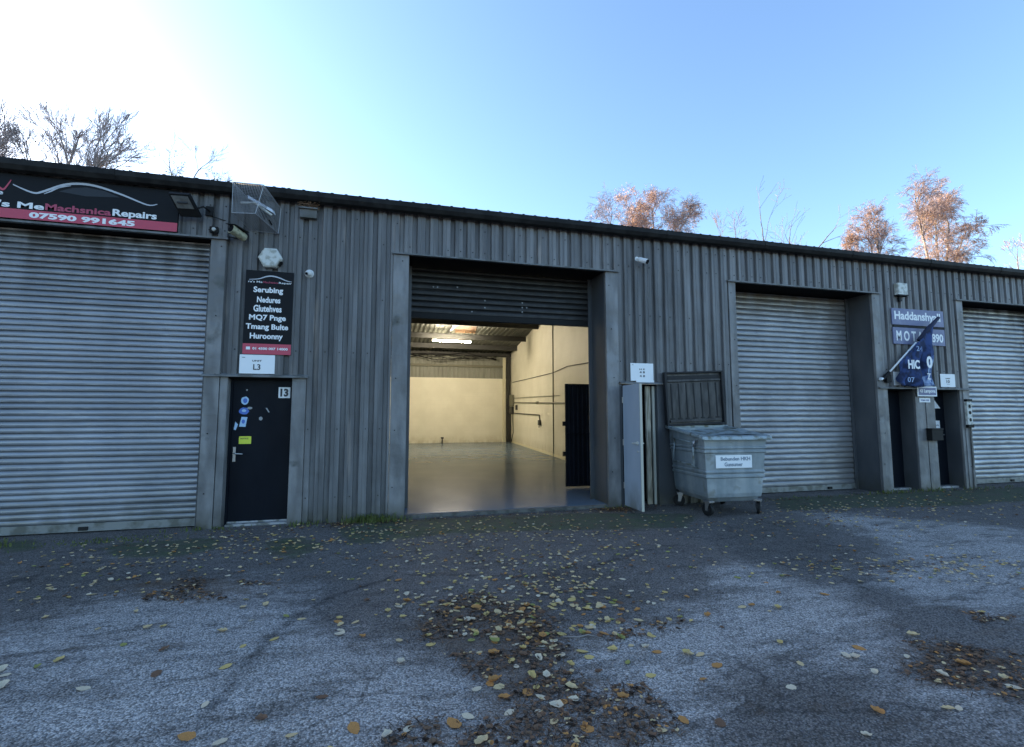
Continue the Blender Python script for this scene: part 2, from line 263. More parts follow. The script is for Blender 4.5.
PATCH = {'light': [[(-2.7, -3.18), (-2.35, -2.79), (-1.9, -2.43), (-0.72, -2.34), (-0.64, -3.2), (-0.31, -3.81), (0.14, -4.07), (0.36, -4.41), (0.4, -4.71), (0.1, -5.15), (-1.7, -4.67)], [(1.15, -4.27), (1.93, -3.93), (2.68, -3.88), (2.35, -4.73), (1.74, -4.92), (1.4, -5.5), (0.92, -5.37), (1.07, -4.93)], [(3.37, -2.93), (3.77, -3.11), (3.71, -4.15), (3.34, -4.85), (2.85, -5.26), (2.74, -5.04), (2.5, -4.77), (2.4, -4.41), (2.68, -3.88)], [(6.14, -1.09), (8.6, -2.96), (4.66, -4.94), (4.3, -4.56), (4.24, -3.8), (5.42, -3.33), (5.92, -2.68)], [(2.9, -5.28), (3.49, -5.53), (2.73, -5.91), (2.57, -5.75)], [(0.4, -4.0), (0.48, -4.73), (0.43, -5.24), (0.76, -5.33), (0.75, -5.09), (0.63, -4.77), (0.61, -4.33)], [(-0.59, -4.82), (-0.48, -3.91), (0.02, -4.11), (0.34, -4.59), (0.23, -5.18), (-0.55, -4.98)]], 'moss': [[(-3.12, -0.74), (-2.68, -0.49), (-1.92, -0.49), (-1.69, -1.12), (-2.1, -1.48), (-2.67, -1.4)], [(-4.42, -0.03), (-4.02, -0.03), (-3.61, -0.61), (-3.92, -0.85)], [(-0.65, -0.39), (0.27, -0.12), (3.29, -0.33), (4.79, -0.73), (3.99, -1.62), (2.28, -1.28), (0.48, -1.13), (-0.33, -1.35)], [(6.82, 0.05), (14.11, -0.2), (11.62, -1.45), (8.12, -1.28), (5.99, -1.05)], [(-1.45, -1.05), (-0.97, -0.69), (-0.56, -1.29), (-0.9, -1.8)]], 'debris': [[(-2.26, -2.2), (-1.87, -2.12), (-1.35, -2.2), (-0.78, -2.52), (-1.02, -2.85), (-1.54, -2.8), (-1.96, -2.65)], [(0.36, -3.26), (1.01, -3.2), (1.29, -3.91), (1.09, -4.46), (1.18, -4.82), (1.02, -5.05), (1.16, -5.29), (0.43, -5.24), (0.33, -5.07), (0.58, -4.76), (0.49, -4.3), (0.27, -3.97)], [(3.25, -4.76), (3.57, -4.84), (3.97, -5.29), (3.26, -5.64), (3.09, -5.33), (2.93, -5.18)], [(4.3, -4.56), (4.84, -4.85), (4.57, -4.99), (4.17, -4.76)], [(1.18, -4.21), (2.19, -4.06), (2.16, -4.23), (1.44, -4.28), (1.13, -4.34)], [(0.02, -4.98), (0.09, -4.84), (0.31, -4.82), (0.31, -5.21), (0.02, -5.13)], [(1.23, -4.73), (1.47, -4.74), (1.5, -5.17), (1.18, -5.24), (1.04, -5.13)]], 'black': [[(1.04, -2.65), (2.21, -2.63), (2.45, -3.82), (1.79, -4.18), (1.18, -4.21), (0.79, -4.1)], [(-3.81, -1.02), (-2.6, -1.34), (-1.21, -2.05), (-0.74, -2.74), (-2.15, -2.36), (-2.68, -2.85)], [(4.43, -1.23), (5.96, -1.27), (5.12, -3.4), (4.07, -3.75), (3.42, -2.95)], [(1.92, -4.68), (2.65, -5.11), (2.83, -5.35), (2.48, -5.78), (1.42, -5.5)]]}
EMIT = 150
def inpoly(X, Y, poly):
    ins = np.zeros(X.shape, bool); n = len(poly)
    for i in range(n):
        x0, y0 = poly[i]; x1, y1 = poly[(i + 1) % n]
        if y0 == y1: continue
        c = ((y0 > Y) != (y1 > Y)) & (X < (x1 - x0) * (Y - y0) / (y1 - y0) + x0); ins ^= c
    return ins
def blur(a, k):
    for ax in (0, 1):
        for _ in range(2):
            p = np.pad(a, [(k, k) if i == ax else (0, 0) for i in (0, 1)], mode='edge'); c = np.cumsum(p, ax)
            c = np.concatenate([np.zeros_like(c.take([0], ax)), c], ax); n = a.shape[ax]
            a = (c.take(range(2 * k + 1, 2 * k + 1 + n), ax) - c.take(range(0, n), ax)) / (2 * k + 1)
    return a
def gz(x, y):
    """gentle unevenness of the old tarmac, level at the wall and falling off outside the yard"""
    w = min(1, max(0, (-y - .15) / 1.0)) * min(1, max(0, (14 - abs(x - 3)) / 3))
    return w * .014 * (math.sin(x * 1.3 + y * .7) + math.sin(x * .6 - y * 1.9 + 1) + .5 * math.sin(x * 2.9 + y * 2.3)) - .004 * w
fx = np.arange(-8, 17.001, .03); fy = np.arange(-7.6, .131, .03)
gx = np.concatenate([[-500, -200, -80, -40, -25, -16, -11], fx, [20, 26, 40, 80, 200, 500]])
gy = np.concatenate([[-500, -200, -80, -40, -20, -13, -9.5], fy, [1, 5, 15, 30, 60, 150, 400, 900]])
GX, GY = np.meshgrid(gx, gy, indexing='ij')
mask = {}
for k in ('light', 'moss', 'debris', 'black'):
    a = np.zeros(GX.shape)
    for poly in PATCH[k]: a = np.maximum(a, inpoly(GX, GY, poly).astype(float))
    mask[k] = blur(a, 9 if k in ('light', 'black') else 4)
# a seam between two laid strips of tarmac
def seg(X, Y, pts, w):
    d = np.full(X.shape, 9.)
    for (ax, ay), (bx, by) in zip(pts[:-1], pts[1:]):
        t = np.clip(((X - ax) * (bx - ax) + (Y - ay) * (by - ay)) / ((bx - ax) ** 2 + (by - ay) ** 2), 0, 1)
        d = np.minimum(d, np.hypot(X - ax - t * (bx - ax), Y - ay - t * (by - ay)))
    return np.clip(1 - d / w, 0, 1)
seam = np.maximum(seg(GX, GY, [(-.86, -4.8), (-.80, -4.4), (-.72, -3.9), (-.6, -3.35), (-.35, -2.9), (.1, -2.6)], .055),
                  seg(GX, GY, [(.3, -2.55), (1.5, -3.0), (2.3, -2.75), (2.9, -2.5)], .05))
wet = seg(GX, GY, [(-.9, -4.3), (-.85, -3.9), (-.3, -3.4)], .28) * .8
Z = np.array([[gz(x, y) if -16 < x < 20 and y > -14 else -.02 * 0 for y in gy] for x in gx])
nx, ny = GX.shape
V = np.stack([GX, GY, Z], -1).reshape(-1, 3)
idx = np.arange(nx * ny).reshape(nx, ny)
F = np.stack([idx[:-1, :-1], idx[1:, :-1], idx[1:, 1:], idx[:-1, 1:]], -1).reshape(-1, 4)
gm = bpy.data.meshes.new('ground'); gm.vertices.add(len(V)); gm.vertices.foreach_set('co', V.ravel())
gm.loops.add(F.size); gm.loops.foreach_set('vertex_index', F.ravel()); gm.polygons.add(len(F))
gm.polygons.foreach_set('loop_start', np.arange(0, F.size, 4)); gm.polygons.foreach_set('loop_total', np.full(len(F), 4)); gm.update()
for nm, a in (('light', mask['light']), ('moss', mask['moss']), ('debris', mask['debris']), ('dark', np.clip(mask['black'] * .6 + wet * .5, 0, 1)), ('seam', seam)):
    at = gm.attributes.new(nm, 'FLOAT', 'POINT'); at.data.foreach_set('value', a.reshape(-1).astype(np.float32))
gm.polygons.foreach_set('use_smooth', [True] * len(F))
ground = bpy.data.objects.new('ground', gm); col.objects.link(ground); ground['kind'] = 'structure'
gmat = bpy.data.materials.new('worn_tarmac'); gmat.use_nodes = True; gm.materials.append(gmat)
n = gmat.node_tree.nodes; l = gmat.node_tree.links; b = n['Principled BSDF']
tc = n.new('ShaderNodeTexCoord')
def N(scale, detail=5, rough=.5, st=(1, 1, 1)):
    mp = n.new('ShaderNodeMapping'); mp.inputs['Scale'].default_value = st; l.new(tc.outputs['Object'], mp.inputs[0])
    t = n.new('ShaderNodeTexNoise'); t.inputs['Scale'].default_value = scale; t.inputs['Detail'].default_value = detail; t.inputs['Roughness'].default_value = rough
    l.new(mp.outputs[0], t.inputs['Vector']); return t.outputs['Fac']
def MR(x, a, z, c=0, d=1):
    r = n.new('ShaderNodeMapRange'); l.new(x, r.inputs[0])
    for i, q in enumerate((a, z, c, d)): r.inputs[i + 1].default_value = q
    return r.outputs[0]
def MA(op, x, y):
    m_ = n.new('ShaderNodeMath'); m_.operation = op
    for i, q in enumerate((x, y)):
        if isinstance(q, (int, float)): m_.inputs[i].default_value = q
        else: l.new(q, m_.inputs[i])
    return m_.outputs[0]
def MX(f, x, y, bl='MIX'):
    m_ = n.new('ShaderNodeMix'); m_.data_type = 'RGBA'; m_.blend_type = bl
    if isinstance(f, (int, float)): m_.inputs[0].default_value = f
    else: l.new(f, m_.inputs[0])
    for i, q in ((6, x), (7, y)):
        if isinstance(q, tuple): m_.inputs[i].default_value = (*q, 1)
        else: l.new(q, m_.inputs[i])
    return m_.outputs[2]
def AT(nm):
    a = n.new('ShaderNodeAttribute'); a.attribute_name = nm; return a.outputs['Fac']
big = N(1.3, 8, .62); mid = N(6, 8, .65); fine = N(70, 5, .7); streak = N(3, 7, .6, (.6, 2.4, 1))
def edge(nm, amt, a, z):
    s = MA('ADD', AT(nm), MA('MULTIPLY', MA('SUBTRACT', MA('ADD', MA('MULTIPLY', mid, .6), MA('MULTIPLY', streak, .4)), .5), amt)); return MR(s, a, z)
light = MR(MA('ADD', AT('light'), MA('MULTIPLY', MA('SUBTRACT', MA('ADD', MA('MULTIPLY', N(5, 12, .8), .6), MA('MULTIPLY', N(2.2, 10, .72, (.55, 1.9, 1)), .6)), .6), 3.0)), .22, .82)
dark = edge('dark', 1.6, .3, .7)
vo = n.new('ShaderNodeTexVoronoi'); vo.inputs['Scale'].default_value = 105; l.new(tc.outputs['Object'], vo.inputs['Vector'])
vc = n.new('ShaderNodeSeparateColor'); l.new(vo.outputs['Color'], vc.inputs[0])
stone = MR(vc.outputs[0], 0, 1, .45, 1.6)
stone2 = MR(vc.outputs[1], .82, .98, 0, 1)
base = MX(light, (.175, .152, .136), (.45, .405, .368))
base = MX(MA('MULTIPLY', MR(N(2.1, 9, .7, (.8, 1.7, 1)), .5, .62), .55), base, (.150, .128, .110))
rm = n.new('ShaderNodeMapping'); rm.inputs['Rotation'].default_value = (0, 0, R(38)); rm.inputs['Scale'].default_value = (.9, 3.6, 1); l.new(tc.outputs['Object'], rm.inputs[0])
rn = n.new('ShaderNodeTexNoise'); rn.inputs['Scale'].default_value = 1.5; rn.inputs['Detail'].default_value = 11; rn.inputs['Roughness'].default_value = .72; l.new(rm.outputs[0], rn.inputs['Vector'])
base = MX(MA('MULTIPLY', MR(rn.outputs['Fac'], .53, .62), .75), base, (.115, .096, .082))
base = MX(MA('MULTIPLY', dark, .6), base, (.080, .066, .054))
base = MX(MR(big, .35, .7, 0, .45), base, MX(.5, base, (.12, .112, .104)))
hx = n.new('ShaderNodeMix'); hx.data_type = 'RGBA'; hx.blend_type = 'MULTIPLY'; hx.inputs[0].default_value = 1; l.new(base, hx.inputs[6])
cs = n.new('ShaderNodeCombineColor')
for i in range(3): l.new(stone, cs.inputs[i])
l.new(cs.outputs[0], hx.inputs[7])
base = hx.outputs[2]
base = MX(MA('MULTIPLY', stone2, MR(light, 0, 1, .35, .8)), base, (.30, .31, .32))
gap = MR(vo.outputs['Distance'], .45, .75)
ck = n.new('ShaderNodeTexVoronoi'); ck.feature = 'DISTANCE_TO_EDGE'; ck.inputs['Scale'].default_value = .55
wp = n.new('ShaderNodeVectorMath'); wp.operation = 'ADD'; l.new(tc.outputs['Object'], wp.inputs[0])
wv = n.new('ShaderNodeTexNoise'); wv.inputs['Scale'].default_value = 3; wv.inputs['Detail'].default_value = 6; l.new(tc.outputs['Object'], wv.inputs['Vector']); wsc = n.new('ShaderNodeVectorMath'); wsc.operation = 'SCALE'; wsc.inputs[3].default_value = .5; l.new(wv.outputs['Color'], wsc.inputs[0]); l.new(wsc.outputs[0], wp.inputs[1]); l.new(wp.outputs[0], ck.inputs['Vector'])
crack = MA('MULTIPLY', MR(ck.outputs['Distance'], .004, .010, 1, 0), MR(big, .45, .6))
base = MX(MA('MULTIPLY', crack, .55), base, (.03, .026, .022))
base = MX(MA('MULTIPLY', gap, .55), base, (.022, .022, .024))
base = MX(MA('MULTIPLY', MR(fine, .5, .7), .3), base, (.03, .03, .032))
base = MX(MA('MULTIPLY', edge('debris', 5.5, .3, 1.1), .55), base, MX(MR(fine, .4, .6), (.065, .046, .034), (.17, .108, .070)))
moss = edge('moss', 2.0, .45, .8)
base = MX(MA('MULTIPLY', moss, .6), base, MX(MR(mid, .4, .6), (.045, .085, .020), (.075, .07, .045)))
base = MX(MA('MULTIPLY', AT('seam'), MR(mid, .4, .6, .1, .75)), base, (.014, .014, .015))
l.new(base, b.inputs['Base Color'])
l.new(MR(mid, .3, .7, .68, .92), b.inputs['Roughness']); b.inputs['Specular IOR Level'].default_value = .12
bp = n.new('ShaderNodeBump'); bp.inputs['Strength'].default_value = .9; bp.inputs['Distance'].default_value = .008
l.new(MA('ADD', MA('MULTIPLY', vo.outputs['Distance'], -1), MA('MULTIPLY', mid, 1.2)), bp.inputs['Height']); l.new(bp.outputs[0], b.inputs['Normal'])

# ---------------------------------------------------------------- the terrace of workshop units
bd = empty('industrial_unit_terrace', (0, 0, 0), 'long low dark grey corrugated metal workshop terrace with roller shutters', 'building')
XL, XR, DEP, PITCH = -24.0, 22.0, 18.7, .194
OPEN = [(-5.6, -2.34, 3.93), (-2.34, -1.05, 2.03), (.34, 3.58, 3.93), (3.58, 3.81, 3.93), (3.81, 4.96, 2.03), (.10, .34, 3.93), (6.02, 6.18, 3.93), (6.18, 9.38, 3.93),
        (9.38, 9.58, 3.93), (9.58, 11.68, 2.03), (11.68, 11.87, 3.93), (11.87, 15.1, 3.93), (-2.34, -2.15, 3.93), (15.1, 15.3, 3.93)]
def low(x):
    z = [o[2] for o in OPEN if o[0] < x < o[1]]; return max(z) if z else -.05
bps = []
x = XL; k = 0
while x < XR:
    for dx, y in ((0, 0), (.013, -.045), (.058, -.045), (.062, -.040), (.068, -.045), (.128, -.045), (.141, 0)): bps.append((x + dx, y))
    x += PITCH
bx_ = [p[0] for p in bps]; by_ = [p[1] for p in bps]
for e in sorted({e for o in OPEN for e in o[:2]}): bps.append((e, float(np.interp(e, bx_, by_))))
bps = sorted(set(bps)); cl = MB()
for (xa, ya), (xb, yb) in zip(bps[:-1], bps[1:]):
    if xb - xa < 1e-5: continue
    z0 = low((xa + xb) / 2); cl.add([(xa, ya, z0), (xb, yb, z0), (xb, yb, 4.7), (xa, ya, 4.7)], [(0, 1, 2, 3)])
cl.build('front_cladding', M['clad'], bd, fix=False)
# screws in rows
SC = []; x = XL + .095
rr = random.Random(3)
while x < 16:
    for z in (4.40, 4.05, 3.2, 2.4, 1.3, .35):
        if low(x) < z - .05 and rr.random() < .55: SC.append((x, z))
    x += PITCH
SC.sort(key=lambda p: abs(p[0])); rest = MB()
for i, (x, z) in enumerate(SC):
    q = MB() if i < 100 else rest; q.tube([(x, -.045, z), (x, -.052, z)], .009, 6)
    if i < 100: q.build('screw', M['gutter'], bd)
rest.build('cladding_screws', M['gutter'], bd, kind='stuff')
for _x in (XL - .1, XR):
    w = MB(); w.box((_x, .0, -.1), (_x + .1, DEP, 4.75)); w.build('side_wall', M['roof'], bd)
w = MB(); w.box((XL, DEP, -.1), (XR, DEP + .1, 4.9)); w.build('back_wall', M['roof'], bd)
# roof sheets
RY, RZ = 9.3, 5.46
prof = []; x = XL - .1
while x < XR + .1: prof += [(x, 0), (x + .025, .017), (x + .05, .017), (x + .075, 0)]; x += .194
rf = MB()
for (ya, za, yb, zb) in ((-.13, 4.718, RY, RZ), (RY, RZ, DEP + .2, 4.93)):
    V = [(px_, ya, za + dz) for px_, dz in prof] + [(px_, yb, zb + dz) for px_, dz in prof]; m_ = len(prof)
    rf.add(V, [(i, i + 1, m_ + i + 1, m_ + i) for i in range(m_ - 1)])
rf.build('roof', M['roof'], bd, fix=False)
g = MB()
gp = [(-.04, 4.715), (-.045, 4.62), (-.07, 4.565), (-.12, 4.545), (-.17, 4.565), (-.2, 4.62), (-.205, 4.685), (-.198, 4.695), (-.19, 4.685), (-.185, 4.61), (-.16, 4.58), (-.12, 4.56), (-.08, 4.58), (-.055, 4.61), (-.05, 4.715)]
g.extrude(gp, 'x', XL, XR); gut = g.build('gutter', M['gutter'], bd, bevel=0)
x = -7.6
while x < 16:
    q = MB(); q.extrude([(py * 1.04 + .002, (pz - 4.6) * 1.05 + 4.6) for py, pz in gp[:8]] + [(-.04, 4.715)], 'x', x, x + .05); q.build('gutter_joint', M['gutter'], gut); x += 2.05
# soffit strip behind gutter
def part_box(name, a, b_, m_, parent=bd, bevel=.004): q = MB(); q.box(a, b_); return q.build(name, m_, parent, bevel=bevel)
# vertical flashings (jambs)
for x0, x1, z1 in ((-5.8, -5.6, 3.93), (-2.335, -2.15, 3.93), (.105, .335, 3.93), (3.585, 3.805, 3.93), (6.025, 6.175, 3.93), (9.385, 9.575, 3.93), (11.685, 11.865, 3.93), (15.105, 15.29, 3.93)):
    q = MB(); q.box((x0, -.056, -.02), (x1, .0, z1))
    if x1 - x0 > .17 and x0 != 9.385: q.box((x0 + .004, -.059, 1.5), (x1 - .004, -.055, 1.508))
    j = q.build('jamb', M['flash'], bd, bevel=.005)
    for z in (3.75, 2.9, 2.1, 1.2, .5):
        _x, _z = x0 + .04 + rr.random() * .1, z + rr.uniform(-.08, .08); s_ = MB(); s_.tube([(_x, -.056, _z), (_x, -.063, _z)], .009, 6); s_.build('screw', M['gutter'], j)
# ledges over the openings
for x0, x1, z in ((-5.85, -2.12, 3.93), (.085, 3.83, 3.93), (6.0, 9.6, 3.93), (11.66, 15.32, 3.93), (-2.36, -1.03, 2.03), (3.812, 4.98, 2.03), (9.40, 11.9, 2.03)):
    q = MB(); q.extrude([(0.0, z), (-.06, z - .004), (-.095, z - .012), (-.095, z + .012), (-.06, z + .022), (0, z + .045)], 'x', x0, x1); q.build('lintel_trim', M['ledge'], bd)
# head lining and side lining of each shutter recess
def recess(x0, x1, z1, dep=.55, m_=M['reveal']):
    q = MB(); q.box((x0 - .02, 0.002, -.02), (x0, dep + .1, z1)); q.build('reveal', m_, bd)
    q = MB(); q.box((x1, 0.002, -.02), (x1 + .02, dep + .1, z1)); q.build('reveal', m_, bd)
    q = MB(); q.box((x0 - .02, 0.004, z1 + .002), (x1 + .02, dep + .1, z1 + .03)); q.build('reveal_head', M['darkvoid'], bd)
for a_, b__ in ((-5.6, -2.34), (.34, 3.58), (6.18, 9.38), (11.87, 15.1)): recess(a_, b__, 3.93)
def shutter(x0, x1, z0, z1, y, pitch, m_, lab, rail=M['rail'], amp=.020):
    q = MB(); pr = []; z = z0 + .1
    while z < z1:
        for t, d in ((0, .1), (.03, -.5), (.12, -.9), (.35, -1), (.6, -.85), (.78, -.5), (.9, .05), (.96, .4)):
            if z + t * pitch <= z1: pr.append((y + d * amp, z + t * pitch))
        z += pitch
    nc = 26; V = []     # the curtain is not perfectly flat: shallow dents and slats pushed in
    for i in range(nc + 1):
        xx = x0 + (x1 - x0) * i / nc
        for (py, pz) in pr:
            row = math.floor((pz - z0) / pitch); V.append((xx, py + .011 * noise.noise(Vector((xx * .9, pz * .8, x0))) + .005 * noise.noise(Vector((xx * 1.8, row * 7.3, x0))), pz + .004 * noise.noise(Vector((xx * .7, row * .5, x0 + 5)))))
    m_n = len(pr); q.add(V, [(i * m_n + j, (i + 1) * m_n + j, (i + 1) * m_n + j + 1, i * m_n + j + 1) for i in range(nc) for j in range(m_n - 1)]); o = q.build('roller_shutter', m_, bd, smooth=False, fix=False, label=lab)
    q = MB(); q.box((x0, y - .03, z0), (x1, y + .02, z0 + .1)); q.box((x0, y - .045, z0), (x1, y - .03, z0 + .018)); q.build('bottom_rail', rail, o, bevel=.004)
    for a_, b__ in ((x0 - .001, x0 + .07), (x1 - .07, x1 + .001)):
        q = MB(); q.box((a_, y - .05, -.01), (b__, y - .026, z1)); q.build('guide_rail', M['reveal'], o, bevel=.003)
    return o
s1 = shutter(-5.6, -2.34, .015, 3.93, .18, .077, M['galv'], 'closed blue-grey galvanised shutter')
s2 = shutter(.34, 3.58, 3.07, 3.93, .55, .1, M['darkslat'], 'dark shutter rolled most of the way up', rail=M['black'])
s3 = shutter(6.18, 9.38, .015, 3.93, .50, .105, M['dirtyslat'], 'closed pale shutter with brownish dirt and painted-in shade on its upper slats')
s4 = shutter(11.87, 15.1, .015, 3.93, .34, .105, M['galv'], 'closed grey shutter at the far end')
# white specks of paint and a padlock on shutters
q = MB()
for px_, pz in ((1.62, 3.42), (1.62, 3.30), (2.28, 3.42), (2.28, 3.34), (2.28, 3.26), (.75, 3.60), (.82, 3.60), (2.36, 3.34), (1.4, 3.22), (1.15, 3.62), (1.9, 3.14)):
    q.box((px_, .528, pz), (px_ + .022, .5325, pz + .022))
q.build('paint_specks', M['scuff'], s2)
for sx, y_, par in ((-3.72, .125, s1), (8.6, .445, s3), (13.5, .285, s4)):
    q = MB(); q.box((sx, y_, .03), (sx + .1, y_ + .03, .075)); q.build('lock', M['gutter'], par, bevel=.004)

# personnel door, left (number 13)
q = MB(); q.box((-2.145, -.04, -.02), (-2.05, .0, 2.02)); q.build('jamb', M['flash'], bd, bevel=.006)
q = MB(); q.box((-1.24, -.04, -.02), (-1.055, .0, 2.02)); q.build('jamb', M['flash'], bd, bevel=.006)
for a_, b__ in ((-2.07, -2.05), (-1.24, -1.22)): part_box('reveal', (a_, .002, -.02), (b__, .2, 2.02), M['flash'])
part_box('reveal_head', (-2.07, .002, 2.0), (-1.22, .2, 2.02), M['darkvoid'])
q = MB(); q.box((-2.02, .12, .05), (-1.245, .165, 1.985)); dr = q.build('personnel_door', M['door'], bd, bevel=.004, label='dark navy door with stickers and number tile')
q = MB(); q.box((-2.05, .105, .0), (-2.02, .17, 2.0)); q.box((-2.02, .105, 1.985), (-1.24, .17, 2.0)); q.build('door_frame', M['door'], dr)
q = MB(); q.box((-2.02, .02, .0), (-1.24, .12, .03)); q.box((-2.02, .105, .03), (-1.24, .16, .05)); q.build('door_sill', M['sill'], dr, bevel=.003)
q = MB(); q.box((-1.985, .108, .86), (-1.95, .12, 1.06)); q.tube([(-1.968, .108, .975), (-1.968, .07, .975), (-1.945, .062, .972), (-1.85, .062, .965)], .009, 8); q.build('handle', M['chrome'], dr)
def decal(pts, y, m_, name='sticker', par=dr, t=.0015):
    q = MB(); q.extrude([(p[0], p[1]) for p in pts], 'y', y - t, y); return q.build(name, m_, par)
def blob(cx_, cz, rx, rz, n_=14, sq=1, sd=0):
    r_ = random.Random(sd); return [(cx_ + rx * math.cos(a) * r_.uniform(.88, 1.05), cz + rz * math.sin(a) * r_.uniform(.88, 1.05)) for a in [2 * math.pi * i / n_ for i in range(n_)]]
yf = .1195
decal(blob(-1.866, 1.70, .052, .06, sd=1), yf, M['stpale']); decal(blob(-1.862, 1.70, .028, .035, sd=9), yf - .002, M['stblue'])
decal(blob(-1.873, 1.555, .064, .052, sd=2), yf, M['stblue']); decal(blob(-1.873, 1.56, .03, .02, sd=12), yf - .002, M['stpale'])
decal([(-1.925, 1.34), (-1.845, 1.335), (-1.825, 1.47), (-1.90, 1.475)], yf, M['stpale']); decal(blob(-1.875, 1.41, .022, .03, sd=13), yf - .002, M['stblue'])
decal([(-1.99, 1.30), (-1.965, 1.29), (-1.94, 1.37), (-1.975, 1.41)], yf, M['stpale'])
decal(blob(-1.80, 1.597, .035, .02, 8, sd=3), yf, M['scuff'], 'torn_paper'); decal(blob(-1.655, 1.45, .026, .03, 7, sd=4), yf, M['scuff'], 'torn_paper')
decal([(-1.60, 1.60), (-1.58, 1.60), (-1.545, 1.54), (-1.56, 1.535)], yf, M['scuff'], 'torn_paper'); decal(blob(-1.847, 1.849, .014, .014, 6, sd=5), yf, M['scuff'], 'torn_paper')
decal([(-1.92, 1.10), (-1.765, 1.10), (-1.765, 1.205), (-1.92, 1.205)], yf, M['sticker_yellow'], 'yellow_notice')
text('NOTICE', -1.90, -1.80, 1.165, 1.185, yf - .002, M['ink'], dr)
q = MB(); q.box((-1.44, .112, 1.74), (-1.285, .1195, 1.895)); nt = q.build('number_tile', M['signwhite'], dr, bevel=.003); text('13', -1.415, -1.31, 1.76, 1.875, .1115, M['ink'], nt, bold=.05)

# open personnel door, middle
part_box('jamb', (3.81, -.04, -.02), (3.86, 0, 2.02), M['reveal']); part_box('reveal', (3.84, .002, -.02), (3.86, .35, 2.02), M['reveal'])
part_box('jamb', (4.52, -.04, -.02), (4.955, 0, 2.02), M['reveal']); part_box('reveal', (4.52, .002, -.02), (4.54, .35, 2.02), M['reveal'])
part_box('reveal_head', (3.84, .002, 2.0), (4.54, .35, 2.02), M['darkvoid'])
q = MB(); q.hexa([(3.865, -.05, .03), (3.905, -.045, .03), (3.895, -.61, .03), (3.855, -.61, .03), (3.865, -.05, 1.99), (3.905, -.045, 1.99), (3.895, -.61, 1.99), (3.855, -.61, 1.99)])
ld = q.build('open_door', M['leafdoor'], bd, bevel=.004, label='blue-grey door leaf standing open')
q = MB(); q.hexa([(3.855, -.613, .03), (3.895, -.613, .03), (3.895, -.623, .03), (3.855, -.623, .03), (3.855, -.613, 1.99), (3.895, -.613, 1.99), (3.895, -.623, 1.99), (3.855, -.623, 1.99)]); q.build('door_edge', M['cream_edge'], ld)
q = MB(); q.tube([(3.875, -.54, 1.06), (3.835, -.54, 1.06)], .03, 10); q.tube([(3.835, -.54, 1.06), (3.82, -.50, 1.06), (3.82, -.42, 1.055)], .011, 8); q.tube([(3.87, -.54, .93), (3.843, -.54, .93)], .014, 8)
q.build('handle', M['aged_white'], ld)
q = MB(); q.tube([(3.88, -.56, 1.06), (3.94, -.56, 1.06), (3.94, -.49, 1.06)], .010, 8); q.build('handle', M['aged_white'], ld)
q = MB()
for z in (.3, 1.0, 1.7): q.tube([(3.862, -.05, z), (3.862, -.05, z + .1)], .012, 8)
q.build('hinge', M['chrome'], ld)
for x0, x1, y0, m_ in ((4.03, 4.08, .10, 'wood'), (4.13, 4.19, .22, 'wood'), (4.25, 4.31, .12, 'leafdoor'), (4.36, 4.45, .06, 'wood'), (4.47, 4.515, .03, 'cream_edge')):
    q = MB(); q.box((x0, y0, .0), (x1, y0 + .04, 1.995)); q.build('door_post', M[m_], bd, bevel=.004)
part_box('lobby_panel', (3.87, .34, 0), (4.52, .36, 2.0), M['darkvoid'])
q = MB(); q.tube([(4.22, .1, 1.15), (4.22, .05, 1.15), (4.22, .05, .95), (4.22, .1, .95)], .012, 8); q.build('handle', mat('red_paint', (.12, .03, .02), .5), bd)

# paired doors, right
for x0, x1 in ((9.585, 9.66), (10.37, 10.625), (10.645, 10.885), (11.61, 11.682)):
    q = MB(); q.box((x0, -.042, -.02), (x1, .0, 2.02)); q.build('jamb', M['flash'], bd, bevel=.006)
part_box('jamb', (10.62, -.03, -.02), (10.65, -.001, 2.02), M['gutter'])
for a_, b__ in ((9.64, 9.66), (10.37, 10.39), (10.865, 10.885), (11.61, 11.63)): part_box('reveal', (a_, .002, -.02), (b__, .40, 2.02), M['reveal'])
for a_, b__ in ((9.66, 10.37), (10.885, 11.61)): part_box('reveal_head', (a_, .002, 2.0), (b__, .4, 2.02), M['darkvoid'])
q = MB(); q.box((9.665, .27, .04), (10.365, .31, 1.99)); d4 = q.build('personnel_door', M['door'], bd, bevel=.004, label='black door with one small paper scrap')
q = MB(); q.box((9.66, .15, 0), (10.37, .27, .035)); q.build('door_sill', M['sill'], d4)
decal([(9.99, 1.40), (10.05, 1.37), (10.03, 1.30), (9.97, 1.34)], .2695, M['signwhite'], 'paper_scrap', d4)
q = MB(); q.box((10.89, .27, .04), (11.605, .31, 1.99)); d5 = q.build('personnel_door', M['door'], bd, bevel=.004, label='black door with white notices')
q = MB(); q.box((10.89, .10, 0), (11.61, .27, .035)); q.build('door_sill', M['sill'], d5)
decal([(11.18, 1.64), (11.50, 1.64), (11.30, 1.86), (11.18, 1.86)], .2695, M['signwhite'], 'notice', d5)
nt = decal([(11.29, 1.20), (11.45, 1.20), (11.45, 1.38), (11.29, 1.38)], .2695, M['signwhite'], 'notice', d5); text('~~', 11.32, 11.42, 1.27, 1.30, .267, M['inkgrey'], nt)
q = MB(); q.box((11.33, .255, 1.02), (11.37, .27, 1.14)); q.tube([(11.35, .255, 1.09), (11.35, .21, 1.09), (11.47, .21, 1.085)], .011, 8); q.build('handle', M['chrome'], d5)

